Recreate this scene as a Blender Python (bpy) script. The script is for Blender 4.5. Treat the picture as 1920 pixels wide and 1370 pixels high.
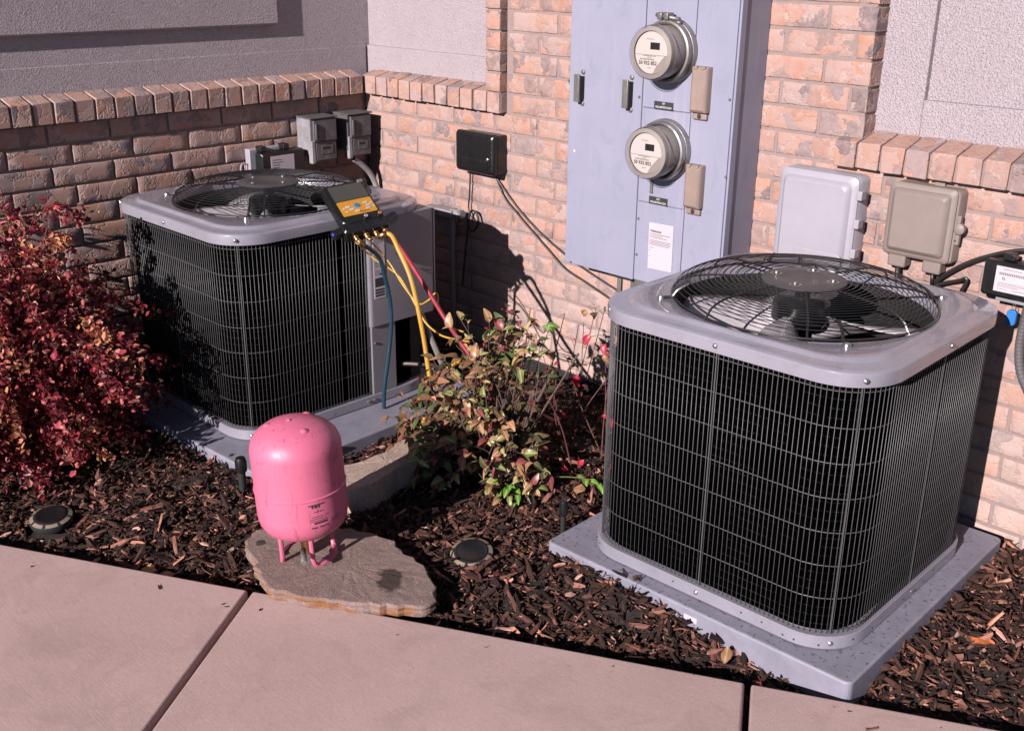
import bpy, bmesh, math, random
import numpy as np
from mathutils import Vector, Matrix, noise

random.seed(7); np.random.seed(7)
S = bpy.context.scene
COL = S.collection
for o in list(bpy.data.objects): bpy.data.objects.remove(o)

# ------------------------------------------------------------------ camera
cam = bpy.data.cameras.new('camera'); cam_o = bpy.data.objects.new('camera', cam); COL.objects.link(cam_o)
FW = Vector((-0.6584, 0.6624, -0.3575)).normalized()
RT = Vector((0.7069, 0.7072, 0.0093)); RT = (RT - FW * RT.dot(FW)).normalized()
UP = RT.cross(FW)
cam_o.matrix_world = Matrix(((RT.x, UP.x, -FW.x, 3.948), (RT.y, UP.y, -FW.y, -3.034), (RT.z, UP.z, -FW.z, 1.640), (0, 0, 0, 1)))
cam.sensor_width = 36; cam.sensor_fit = 'HORIZONTAL'; cam.lens = 36 * 2042.1 / 1920
cam.clip_start = .05; cam.clip_end = 400
S.camera = cam_o

# ------------------------------------------------------------------ sky, sun, exposure
LIGHT = Vector((-.165, 1.0, -.42)).normalized()          # direction in which sunlight travels
TO = -LIGHT
W = bpy.data.worlds.new('World'); S.world = W; W.use_nodes = True
nt = W.node_tree; nt.nodes.clear()
sky = nt.nodes.new('ShaderNodeTexSky'); sky.sky_type = 'NISHITA'; sky.sun_disc = False
sky.sun_elevation = math.asin(TO.z); sky.sun_rotation = math.atan2(TO.x, TO.y)
sky.altitude = 2200; sky.air_density = .55; sky.dust_density = .1; sky.ozone_density = 1.0
bgn = nt.nodes.new('ShaderNodeBackground'); bgn.inputs[1].default_value = .05
out = nt.nodes.new('ShaderNodeOutputWorld')
nt.links.new(sky.outputs[0], bgn.inputs[0]); nt.links.new(bgn.outputs[0], out.inputs[0])
sun = bpy.data.lights.new('sun', 'SUN'); sun.energy = 5.0; sun.angle = math.radians(.53); sun.color = (1, .905, .885)
sun_o = bpy.data.objects.new('sun', sun); COL.objects.link(sun_o)
sun_o.rotation_euler = LIGHT.to_track_quat('-Z', 'Y').to_euler(); sun_o.location = (4, -8, 6)
S.view_settings.view_transform = 'Standard'; S.view_settings.look = 'None'
S.view_settings.exposure = 0.95; S.view_settings.gamma = 1.0; S.view_settings.use_curve_mapping = False

# ------------------------------------------------------------------ materials
MATS = {}
def _new(name):
    m = bpy.data.materials.new(name); m.use_nodes = True; t = m.node_tree; t.nodes.clear()
    o = t.nodes.new('ShaderNodeOutputMaterial'); MATS[name] = m
    return m, t, o
def _n(t, typ, **kw):
    n = t.nodes.new(typ)
    for k, v in kw.items():
        if k.startswith('i_'):
            key = k[2:]
            n.inputs[int(key) if key.isdigit() else key.replace('_', ' ')].default_value = v
        else: setattr(n, k, v)
    return n
KA = .54                                                       # common scale of the painted / mineral albedos
def rgb(c): return (c[0], c[1], c[2], 1)
def k_(c, k=None): return tuple(x * (KA if k is None else k) for x in c)
def ramp(t, fac, stops, interp='LINEAR'):
    r = t.nodes.new('ShaderNodeValToRGB'); r.color_ramp.interpolation = interp
    el = r.color_ramp.elements
    while len(el) > 1: el.remove(el[-1])
    el[0].position = stops[0][0]; el[0].color = rgb(stops[0][1]) if not isinstance(stops[0][1], (int, float)) else (stops[0][1],) * 3 + (1,)
    for p, c in stops[1:]:
        e = el.new(p); e.color = rgb(c) if not isinstance(c, (int, float)) else (c, c, c, 1)
    t.links.new(fac, r.inputs[0]); return r
def mix(t, fac, a, b, mode='MIX'):
    m = t.nodes.new('ShaderNodeMix'); m.data_type = 'RGBA'; m.blend_type = mode
    for s, v in ((0, fac), (6, a), (7, b)):
        if hasattr(v, 'links'): t.links.new(v, m.inputs[s])
        else: m.inputs[s].default_value = v if not isinstance(v, tuple) or len(v) != 3 else rgb(v)
    return m.outputs[2]
def coords(t, scale=None, space='Object'):
    c = t.nodes.new('ShaderNodeTexCoord'); o = c.outputs[space]
    if scale is not None:
        mp = t.nodes.new('ShaderNodeMapping'); mp.inputs['Scale'].default_value = scale; t.links.new(o, mp.inputs[0]); o = mp.outputs[0]
    return o
def noise_n(t, vec, scale, detail=4, rough=.6, dist=0):
    n = t.nodes.new('ShaderNodeTexNoise'); n.inputs['Scale'].default_value = scale; n.inputs['Detail'].default_value = detail
    n.inputs['Roughness'].default_value = rough; n.inputs['Distortion'].default_value = dist; t.links.new(vec, n.inputs['Vector']); return n
def bump(t, h, strength, dist, prev=None):
    b = t.nodes.new('ShaderNodeBump'); b.inputs['Strength'].default_value = strength; b.inputs['Distance'].default_value = dist
    t.links.new(h, b.inputs['Height'])
    if prev is not None: t.links.new(prev, b.inputs['Normal'])
    return b.outputs[0]
def princ(t, o, col, rough, metal=0, normal=None, spec=.5, coat=0):
    p = t.nodes.new('ShaderNodeBsdfPrincipled')
    for k, v in (('Base Color', col), ('Roughness', rough), ('Metallic', metal)):
        if hasattr(v, 'links'): t.links.new(v, p.inputs[k])
        else: p.inputs[k].default_value = rgb(v) if isinstance(v, tuple) else v
    p.inputs['Specular IOR Level'].default_value = spec
    p.inputs['Coat Weight'].default_value = coat
    if normal is not None: t.links.new(normal, p.inputs['Normal'])
    t.links.new(p.outputs[0], o.inputs[0]); return p

def plain(name, col, rough=.5, metal=0, var=.18, vs=9, b=0, bs=300, spec=.5, coat=0, dirt=None, dirt_amt=.5):
    col = k_(col); dirt = k_(dirt) if dirt else dirt
    m, t, o = _new(name); v = coords(t)
    n = noise_n(t, v, vs, 6, .65)
    c = mix(t, ramp(t, n.outputs[0], [(.3, 0.), (.7, 1.)]).outputs[0], tuple(x * (1 - var) for x in col), tuple(min(1, x * (1 + var)) for x in col))
    if dirt:
        n2 = noise_n(t, v, vs * 2.6, 8, .7, .4)
        c = mix(t, ramp(t, n2.outputs[0], [(.52, 0.), (.72, dirt_amt)]).outputs[0], c, dirt)
    nr = noise_n(t, v, vs * 3, 5, .7)
    rr_ = ramp(t, nr.outputs[0], [(.25, max(0, rough - .1)), (.75, min(1, rough + .12))]).outputs[0]
    nm = None
    if b: nm = bump(t, noise_n(t, v, bs, 3, .6).outputs[0], b, .002)
    princ(t, o, c, rr_, metal, nm, spec, coat); return m

def brick_mat():
    m, t, o = _new('clay_brick')
    oi = t.nodes.new('ShaderNodeObjectInfo'); v = coords(t)
    off = t.nodes.new('ShaderNodeVectorMath'); off.operation = 'SCALE'; t.links.new(oi.outputs['Location'], off.inputs[0]); off.inputs[3].default_value = 7.3
    add = t.nodes.new('ShaderNodeVectorMath'); t.links.new(v, add.inputs[0]); t.links.new(off.outputs[0], add.inputs[1])
    P = add.outputs[0]
    # warped cells: the smeared, torn clay skin of tumbled brick
    wn = noise_n(t, P, 11, 4, .65); wv = t.nodes.new('ShaderNodeVectorMath'); wv.operation = 'MULTIPLY_ADD'
    t.links.new(wn.outputs['Color'], wv.inputs[0]); wv.inputs[1].default_value = (.17, .17, .17); t.links.new(P, wv.inputs[2])
    vo = t.nodes.new('ShaderNodeTexVoronoi'); vo.inputs['Scale'].default_value = 15; t.links.new(wv.outputs[0], vo.inputs['Vector'])
    ve = t.nodes.new('ShaderNodeTexVoronoi'); ve.feature = 'DISTANCE_TO_EDGE'; ve.inputs['Scale'].default_value = 15; t.links.new(wv.outputs[0], ve.inputs['Vector'])
    sep = t.nodes.new('ShaderNodeSeparateColor'); t.links.new(vo.outputs['Color'], sep.inputs[0])
    cell = sep.outputs[0]
    base = ramp(t, oi.outputs['Random'], [(0, (.28, .168, .142)), (.3, (.295, .160, .122)), (.55, (.28, .188, .165)), (.8, (.305, .166, .126)), (1, (.25, .17, .155))]).outputs[0]
    patch = ramp(t, cell, [(.0, (.29, .205, .185)), (.2, (.315, .160, .110)), (.4, (.29, .178, .147)), (.52, (.295, .215, .20)), (.62, (.185, .14, .142)), (.8, (.105, .085, .092)), (.93, (.31, .155, .105)), (1, (.19, .135, .13))]).outputs[0]
    amt = ramp(t, oi.outputs['Random'], [(.0, 1.), (.3, .85), (.45, .35), (.62, 1.), (.8, .5), (1, 1.)]).outputs[0]
    c = mix(t, amt, base, patch)
    n1 = noise_n(t, P, 38, 7, .7); c = mix(t, ramp(t, n1.outputs[0], [(.38, 0.), (.70, .55)]).outputs[0], c, (.325, .245, .225))
    lz = t.nodes.new('ShaderNodeSeparateXYZ'); t.links.new(oi.outputs['Location'], lz.inputs[0]); ef = t.nodes.new('ShaderNodeMath'); ef.operation = 'MULTIPLY'
    t.links.new(ramp(t, lz.outputs[2], [(.05, .85), (.55, 0.)]).outputs[0], ef.inputs[0]); t.links.new(ramp(t, noise_n(t, P, 9, 5, .65).outputs[0], [(.25, .35), (.6, 1.)]).outputs[0], ef.inputs[1])
    c = mix(t, ef.outputs[0], c, (.37, .285, .25))                # lime bloom on the courses splashed by rain
    n2 = noise_n(t, P, 260, 2, .5); c = mix(t, ramp(t, n2.outputs[0], [(.70, 0.), (.76, .8)]).outputs[0], c, (.09, .05, .04))
    vm = t.nodes.new('ShaderNodeMath'); vm.operation = 'MULTIPLY'; t.links.new(ramp(t, ve.outputs[0], [(0, .7), (.06, 0.)]).outputs[0], vm.inputs[0]); t.links.new(ramp(t, noise_n(t, P, 24, 4, .6).outputs[0], [(.48, 0.), (.62, 1.)]).outputs[0], vm.inputs[1])
    c = mix(t, vm.outputs[0], c, (.37, .30, .28))
    edge = ramp(t, ve.outputs[0], [(.0, 0.), (.10, 1.)]).outputs[0]
    cellh = t.nodes.new('ShaderNodeMath'); cellh.operation = 'MULTIPLY'; t.links.new(sep.outputs[1], cellh.inputs[0]); t.links.new(edge, cellh.inputs[1])
    nm = bump(t, cellh.outputs[0], .5, .005)
    nm = bump(t, n1.outputs[0], .18, .003, nm)
    nm = bump(t, noise_n(t, P, 420, 3, .7).outputs[0], .16, .0012, nm)
    princ(t, o, c, .9, 0, nm, .2)
def mortar_mat():
    m, t, o = _new('mortar'); v = coords(t)
    n = noise_n(t, v, 14, 6, .7)
    c = mix(t, n.outputs[0], (.205, .152, .140), (.265, .202, .188))
    nm = bump(t, noise_n(t, v, 420, 4, .75).outputs[0], .8, .003); nm = bump(t, noise_n(t, v, 45, 4, .7).outputs[0], .6, .006, nm)
    princ(t, o, c, .95, 0, nm, .2)
def stucco_mat():
    m, t, o = _new('stucco'); v = coords(t)
    n = noise_n(t, v, 3.5, 7, .7); n2 = noise_n(t, v, 26, 6, .7)
    c = mix(t, n.outputs[0], (.285, .245, .26), (.345, .302, .325))
    c = mix(t, ramp(t, n2.outputs[0], [(.5, 0.), (.75, .35)]).outputs[0], c, (.25, .20, .205))
    wn = noise_n(t, v, 130, 3, .6, 1.2); vo = t.nodes.new('ShaderNodeTexVoronoi'); vo.inputs['Scale'].default_value = 185; vo.inputs['Randomness'].default_value = 1
    ad = t.nodes.new('ShaderNodeVectorMath'); ad.operation = 'MULTIPLY_ADD'; t.links.new(wn.outputs['Color'], ad.inputs[0]); ad.inputs[1].default_value = (.012,) * 3; t.links.new(v, ad.inputs[2]); t.links.new(ad.outputs[0], vo.inputs['Vector'])
    nm = bump(t, vo.outputs['Distance'], .85, .004); nm = bump(t, wn.outputs[0], .6, .004, nm)
    princ(t, o, c, .92, 0, nm, .2)
def concrete_mat():
    m, t, o = _new('pink_concrete'); v = coords(t)
    n = noise_n(t, v, 2.2, 8, .7, .3); n2 = noise_n(t, v, 900, 2, .5); n3 = noise_n(t, v, 60, 6, .75)
    c = mix(t, ramp(t, n.outputs[0], [(.3, 0.), (.7, 1.)]).outputs[0], (.385, .270, .250), (.475, .338, .315))
    c = mix(t, ramp(t, n2.outputs[0], [(.35, .45), (.65, 0.)]).outputs[0], c, (.245, .168, .158))
    c = mix(t, ramp(t, n3.outputs[0], [(.55, 0.), (.75, .35)]).outputs[0], c, (.52, .395, .37))
    vo = t.nodes.new('ShaderNodeTexVoronoi'); vo.inputs['Scale'].default_value = 34; t.links.new(v, vo.inputs['Vector'])
    c = mix(t, ramp(t, vo.outputs['Distance'], [(.035, .75), (.06, 0.)]).outputs[0], c, (.13, .085, .075))
    gr = noise_n(t, v, 330, 3, .7); c = mix(t, ramp(t, gr.outputs[0], [(.52, 0.), (.68, .55)]).outputs[0], c, (.21, .145, .135)); c = mix(t, ramp(t, gr.outputs[0], [(.30, .5), (.44, 0.)]).outputs[0], c, (.56, .43, .41))
    st = noise_n(t, v, 5.5, 8, .75, .8); c = mix(t, ramp(t, st.outputs[0], [(.50, 0.), (.72, .6)]).outputs[0], c, (.265, .185, .172))
    mpb = t.nodes.new('ShaderNodeMapping'); mpb.inputs['Rotation'].default_value = (0, 0, -.494); mpb.inputs['Scale'].default_value = (9, 260, 1); t.links.new(v, mpb.inputs[0]); br_ = noise_n(t, mpb.outputs[0], 1, 4, .7)
    c = mix(t, ramp(t, br_.outputs[0], [(.5, 0.), (.75, .22)]).outputs[0], c, (.52, .40, .38))
    nm = bump(t, n2.outputs[0], .35, .0012); nm = bump(t, n3.outputs[0], .35, .002, nm); nm = bump(t, br_.outputs[0], .25, .0015, nm)
    princ(t, o, c, .86, 0, nm, .3)
def stone_mat(name, a, b_, edge=None, marks=()):
    m, t, o = _new(name); v = coords(t)
    n = noise_n(t, v, 9, 9, .72, .5); n2 = noise_n(t, v, 110, 6, .75, 1.5); n3 = noise_n(t, coords(t, (30, 120, 60)), 1, 5, .7, .8)
    c = mix(t, ramp(t, n.outputs[0], [(.3, 0.), (.72, 1.)]).outputs[0], a, b_)
    c = mix(t, ramp(t, n2.outputs[0], [(.42, 0.), (.66, .75)]).outputs[0], c, tuple(x * .5 for x in a))
    c = mix(t, ramp(t, n3.outputs[0], [(.55, 0.), (.72, .5)]).outputs[0], c, tuple(x * 1.35 for x in b_))
    rough = .85
    for (mx, my, r, sx_) in marks:
        wv = t.nodes.new('ShaderNodeVectorMath'); wv.operation = 'MULTIPLY_ADD'; nn = noise_n(t, v, 22, 5, .65)
        t.links.new(nn.outputs['Color'], wv.inputs[0]); wv.inputs[1].default_value = (r * 2.2, r * 2.2, 0); t.links.new(v, wv.inputs[2])
        mp = t.nodes.new('ShaderNodeMapping'); mp.vector_type = 'TEXTURE'; mp.inputs['Location'].default_value = (mx + r * 1.1, my + r * 1.1, 0); mp.inputs['Rotation'].default_value = (0, 0, -.78); mp.inputs['Scale'].default_value = (r * sx_, r, 1e3)
        t.links.new(wv.outputs[0], mp.inputs[0])
        ln = t.nodes.new('ShaderNodeVectorMath'); ln.operation = 'LENGTH'; t.links.new(mp.outputs[0], ln.inputs[0])
        c = mix(t, ramp(t, ln.outputs['Value'], [(.75, .85), (1.0, 0.)]).outputs[0], c, (.028, .019, .014))
    if edge:
        g = t.nodes.new('ShaderNodeNewGeometry'); sx = t.nodes.new('ShaderNodeSeparateXYZ'); t.links.new(g.outputs['Normal'], sx.inputs[0])
        low = noise_n(t, coords(t, (14, 14, 60)), 1, 3, .6)
        mm = t.nodes.new('ShaderNodeMath'); mm.operation = 'MULTIPLY'; t.links.new(ramp(t, sx.outputs[2], [(.2, 1.), (.55, 0.)]).outputs[0], mm.inputs[0]); t.links.new(ramp(t, low.outputs[0], [(.46, 0.), (.6, 1.)]).outputs[0], mm.inputs[1])
        c = mix(t, mm.outputs[0], c, edge)
    nm = bump(t, n2.outputs[0], .8, .005); nm = bump(t, n.outputs[0], .6, .014, nm)
    princ(t, o, c, rough, 0, nm, .3)
def attr_mat(name, rough=.7, trans=0.0, spec=.3, bs=0, stripe=False):
    m, t, o = _new(name); a = t.nodes.new('ShaderNodeVertexColor'); a.layer_name = 'col'
    c = a.outputs[0]
    v = coords(t)
    n = noise_n(t, v, 90, 5, .7); c = mix(t, .55, c, mix(t, n.outputs[0], (.35, .35, .35), (1.5, 1.5, 1.5)), 'MULTIPLY') if False else c
    nm = bump(t, noise_n(t, v, bs, 4, .7).outputs[0], .6, .002) if bs else None
    p = princ(t, o, c, rough, 0, nm, spec)
    if trans:
        tr = t.nodes.new('ShaderNodeBsdfTranslucent'); t.links.new(c, tr.inputs[0])
        ms = t.nodes.new('ShaderNodeMixShader'); ms.inputs[0].default_value = trans
        t.links.new(p.outputs[0], ms.inputs[1]); t.links.new(tr.outputs[0], ms.inputs[2]); t.links.new(ms.outputs[0], o.inputs[0])
def leaf_mat(name, a, b_, vein, rough=.38, trans=.22):
    m, t, o = _new(name); v = coords(t); oi = t.nodes.new('ShaderNodeObjectInfo')
    off = t.nodes.new('ShaderNodeVectorMath'); t.links.new(v, off.inputs[0]); t.links.new(oi.outputs['Location'], off.inputs[1])
    n = noise_n(t, off.outputs[0], 40, 4, .6)
    c = mix(t, ramp(t, n.outputs[0], [(.35, 0.), (.65, 1.)]).outputs[0], a, b_)
    sx = t.nodes.new('ShaderNodeSeparateXYZ'); t.links.new(v, sx.inputs[0])
    ab = t.nodes.new('ShaderNodeMath'); ab.operation = 'ABSOLUTE'; t.links.new(sx.outputs[0], ab.inputs[0])
    c = mix(t, ramp(t, ab.outputs[0], [(0, .75), (.0014, .0)]).outputs[0], c, vein)
    p = princ(t, o, c, rough, 0, None, .45)
    tr = t.nodes.new('ShaderNodeBsdfTranslucent'); t.links.new(c, tr.inputs[0])
    ms = t.nodes.new('ShaderNodeMixShader'); ms.inputs[0].default_value = trans
    t.links.new(p.outputs[0], ms.inputs[1]); t.links.new(tr.outputs[0], ms.inputs[2]); t.links.new(ms.outputs[0], o.inputs[0])
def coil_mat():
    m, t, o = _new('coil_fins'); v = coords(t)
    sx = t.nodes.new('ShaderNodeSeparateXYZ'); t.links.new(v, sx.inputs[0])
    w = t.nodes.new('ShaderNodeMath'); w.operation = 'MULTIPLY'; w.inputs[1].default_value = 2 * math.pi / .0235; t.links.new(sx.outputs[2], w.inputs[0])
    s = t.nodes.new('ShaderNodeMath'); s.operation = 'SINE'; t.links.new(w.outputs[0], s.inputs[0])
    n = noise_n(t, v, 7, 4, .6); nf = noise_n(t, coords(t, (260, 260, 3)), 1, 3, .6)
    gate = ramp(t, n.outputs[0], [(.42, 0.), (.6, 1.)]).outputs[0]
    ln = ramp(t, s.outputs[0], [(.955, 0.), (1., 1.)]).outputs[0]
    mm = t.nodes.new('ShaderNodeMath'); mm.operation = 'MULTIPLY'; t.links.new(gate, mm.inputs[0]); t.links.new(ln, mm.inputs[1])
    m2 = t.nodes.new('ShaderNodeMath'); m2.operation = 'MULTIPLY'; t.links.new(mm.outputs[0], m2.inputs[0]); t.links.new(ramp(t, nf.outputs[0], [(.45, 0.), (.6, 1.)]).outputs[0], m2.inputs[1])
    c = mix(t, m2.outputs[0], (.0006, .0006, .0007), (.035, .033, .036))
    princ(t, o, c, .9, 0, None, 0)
def paint_panel():
    m, t, o = _new('cabinet_paint'); v = coords(t)
    n = noise_n(t, v, 4.5, 6, .6, .3); n2 = noise_n(t, coords(t, (13, 13, 8)), 1, 5, .6, .7); n3 = noise_n(t, coords(t, (60, 60, 2.2)), 1, 4, .6)
    c = mix(t, ramp(t, n.outputs[0], [(.3, 0.), (.7, 1.)]).outputs[0], (.190, .193, .255), (.210, .213, .277))
    c = mix(t, ramp(t, n2.outputs[0], [(.54, 0.), (.66, .5)]).outputs[0], c, (.160, .165, .225))
    c = mix(t, ramp(t, n3.outputs[0], [(.56, 0.), (.7, .45)]).outputs[0], c, (.245, .24, .30))
    vo = t.nodes.new('ShaderNodeTexVoronoi'); vo.inputs['Scale'].default_value = 9; t.links.new(v, vo.inputs['Vector'])
    c = mix(t, ramp(t, vo.outputs['Distance'], [(.03, .9), (.045, 0.)]).outputs[0], c, (.5, .49, .52))
    nm = bump(t, noise_n(t, v, 700, 2, .5).outputs[0], .12, .0006)
    princ(t, o, c, ramp(t, n2.outputs[0], [(.3, .42), (.7, .58)]).outputs[0], 0, nm, .4)
def pad_mat(name, col, wet=0):
    m, t, o = _new(name); v = coords(t)
    n = noise_n(t, v, 12, 7, .7, .3); c = mix(t, ramp(t, n.outputs[0], [(.3, 0.), (.72, 1.)]).outputs[0], tuple(x * .8 for x in col), tuple(x * 1.15 for x in col))
    rough = .6; nm = bump(t, noise_n(t, v, 500, 3, .6).outputs[0], .25, .001)
    if wet:
        g = t.nodes.new('ShaderNodeNewGeometry'); sx = t.nodes.new('ShaderNodeSeparateXYZ'); t.links.new(g.outputs['Normal'], sx.inputs[0])
        wn = noise_n(t, v, 70, 3, .5, .3); wf = ramp(t, wn.outputs[0], [(.61, 0.), (.65, 1.)]).outputs[0]
        mm = t.nodes.new('ShaderNodeMath'); mm.operation = 'MULTIPLY'; t.links.new(wf, mm.inputs[0]); t.links.new(ramp(t, sx.outputs[2], [(.8, 0.), (.95, 1.)]).outputs[0], mm.inputs[1])
        c = mix(t, mm.outputs[0], c, tuple(x * .6 for x in col)); rough = ramp(t, mm.outputs[0], [(0, .55), (1, .06)]).outputs[0]
        nm = bump(t, mm.outputs[0], .5, .003, nm)
    princ(t, o, c, rough, 0, nm, .45)
def pink_mat():
    m, t, o = _new('pink_enamel'); v = coords(t)
    n = noise_n(t, v, 5, 5, .6); c = mix(t, n.outputs[0], (.43, .098, .170), (.485, .115, .192))
    s1 = noise_n(t, coords(t, (55, 55, 9)), 1, 6, .7, .6); s2 = noise_n(t, v, 26, 8, .75, .8)
    c = mix(t, ramp(t, s1.outputs[0], [(.585, 0.), (.66, .6)]).outputs[0], c, (.21, .04, .07))
    c = mix(t, ramp(t, s2.outputs[0], [(.59, 0.), (.72, .65)]).outputs[0], c, (.16, .04, .05))
    nm = bump(t, noise_n(t, v, 40, 3, .5).outputs[0], .12, .002)
    princ(t, o, c, ramp(t, s2.outputs[0], [(.3, .36), (.75, .6)]).outputs[0], 0, nm, .45, 0)
def glass_mat():
    m, t, o = _new('clear_glass')
    tr = t.nodes.new('ShaderNodeBsdfTransparent'); tr.inputs[0].default_value = (.93, .92, .91, 1)
    gl = t.nodes.new('ShaderNodeBsdfGlossy'); gl.inputs['Roughness'].default_value = .04
    lw = t.nodes.new('ShaderNodeLayerWeight'); lw.inputs[0].default_value = .5; fr = ramp(t, lw.outputs['Facing'], [(0., .04), (.55, .07), (.85, .28), (1., .8)])
    ms = t.nodes.new('ShaderNodeMixShader'); t.links.new(fr.outputs[0], ms.inputs[0]); t.links.new(tr.outputs[0], ms.inputs[1]); t.links.new(gl.outputs[0], ms.inputs[2]); t.links.new(ms.outputs[0], o.inputs[0])

brick_mat(); mortar_mat(); stucco_mat(); concrete_mat(); coil_mat(); paint_panel(); pink_mat(); glass_mat()
stone_mat('flagstone', (.205, .142, .126), (.295, .215, .192), edge=(.20, .085, .032), marks=((1.945, -1.478, .040, 1.5), (1.545, -1.615, .016, 1.3)))
stone_mat('sandstone', (.36, .265, .215), (.47, .355, .30), marks=((1.455, -.935, .022, 1.2),))
attr_mat('bark', .85, 0, .25, 500); attr_mat('barberry_leaf', .45, .28, .35); attr_mat('twig', .8)
leaf_mat('leaf_green', (.09, .125, .035), (.16, .175, .055), (.42, .42, .17)); leaf_mat('leaf_olive', (.20, .155, .06), (.26, .21, .085), (.5, .42, .2))
leaf_mat('leaf_bronze', (.22, .10, .06), (.30, .17, .09), (.45, .33, .17)); leaf_mat('leaf_dark', (.05, .06, .025), (.085, .06, .035), (.2, .18, .08))
leaf_mat('leaf_orange', (.42, .17, .09), (.48, .26, .14), (.6, .42, .25)); leaf_mat('leaf_crimson', (.30, .014, .035), (.36, .02, .05), (.45, .08, .1))
leaf_mat('leaf_fresh', (.07, .17, .018), (.12, .23, .035), (.35, .5, .15), .3); leaf_mat('leaf_dry', (.40, .21, .10), (.52, .29, .14), (.5, .3, .18), .7)
leaf_mat('leaf_rust', (.42, .10, .035), (.5, .16, .06), (.4, .12, .06), .6); leaf_mat('leaf_maroon', (.14, .03, .035), (.2, .05, .05), (.3, .1, .1))
plain('unit_paint', (.345, .33, .395), .24, var=.10, vs=6, dirt=(.235, .21, .235), dirt_amt=.35, coat=.5)
plain('unit_paint_dark', (.25, .235, .27), .42, var=.08, vs=5)
plain('plate_dark', (.085, .078, .08), .45)
plain('wire_grey', (.115, .111, .117), .42, var=.1)
plain('wire_black', (.022, .021, .023), .32, var=.1)
plain('black_metal', (.012, .012, .013), .35); plain('black_gloss', (.012, .012, .013), .16, var=.05); plain('black_plastic', (.014, .014, .015), .28, var=.1); plain('matte_black', (.012, .012, .012), .75)
plain('blade_metal', (.62, .58, .62), .4, metal=.15, var=.15, dirt=(.1, .08, .075)); plain('steel', (.62, .6, .6), .28, metal=.9, var=.1)
plain('dull_steel', (.36, .34, .33), .4, metal=.55, var=.25, dirt=(.12, .09, .08)); plain('grey_conduit', (.34, .32, .33), .5)
plain('tan_plastic', (.305, .242, .218), .55, var=.08, vs=6, dirt=(.22, .17, .15), dirt_amt=.25); plain('stained_tan', (.37, .275, .235), .55, var=.14, vs=12, dirt=(.33, .2, .14), dirt_amt=.5)
plain('white_plastic', (.46, .435, .50), .42, var=.05, vs=4, dirt=(.38, .34, .39), dirt_amt=.3); plain('paper', (.68, .60, .66), .7, var=.04)
plain('face_white', (.78, .72, .70), .5, var=.02); plain('face_grey', (.42, .36, .34), .5, var=.04); plain('ink', (.03, .028, .03), .7); plain('ink_grey', (.22, .19, .2), .7); plain('ink_white', (.8, .78, .8), .6, var=.02)
plain('meter_grey', (.43, .385, .365), .5, var=.12); plain('lcd', (.02, .022, .02), .25)
plain('box_grey', (.115, .108, .115), .62, var=.2, vs=7, dirt=(.28, .27, .28), dirt_amt=.55); plain('chalk_grey', (.33, .315, .34), .75, var=.3, vs=14, dirt=(.2, .19, .21))
plain('hose_yellow', (.68, .36, .045), .4, var=.12); plain('hose_red', (.36, .008, .026), .62); plain('hose_blue', (.012, .055, .09), .4); plain('cord_yellow', (.72, .42, .05), .45)
plain('brass', (.72, .45, .2), .38, metal=1, var=.15); plain('gauge_yellow', (.62, .29, .025), .42, var=.05); plain('gauge_screen', (.085, .08, .07), .2, var=.03, spec=.6)
plain('button_white', (.62, .5, .48), .5); plain('button_blue', (.02, .22, .55), .35); plain('button_orange', (.8, .3, .05), .4); plain('tag_blue', (.04, .24, .68), .42, var=.04); plain('gem_blue', (.05, .09, .6), .2)
plain('soil', (.022, .014, .011), .95, var=.4, vs=30, b=.8, bs=120); plain('lawn_soil', (.06, .05, .03), .95, var=.4, vs=3)
plain('gasket', (.03, .028, .03), .7); plain('lens_tan', (.42, .33, .24), .4); plain('bark_stem', (.12, .075, .06), .85, var=.3, vs=40); plain('red_twig', (.17, .055, .05), .7, var=.3, vs=40)
plain('berry', (.42, .015, .025), .3); plain('lens_pale', (.34, .265, .19), .4); plain('cable_black', (.02, .016, .016), .45); plain('cable_brown', (.045, .02, .018), .5); plain('edging', (.03, .026, .027), .5, var=.3, vs=20); plain('stain', (.045, .032, .026), .6, var=.4, vs=30)

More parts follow.
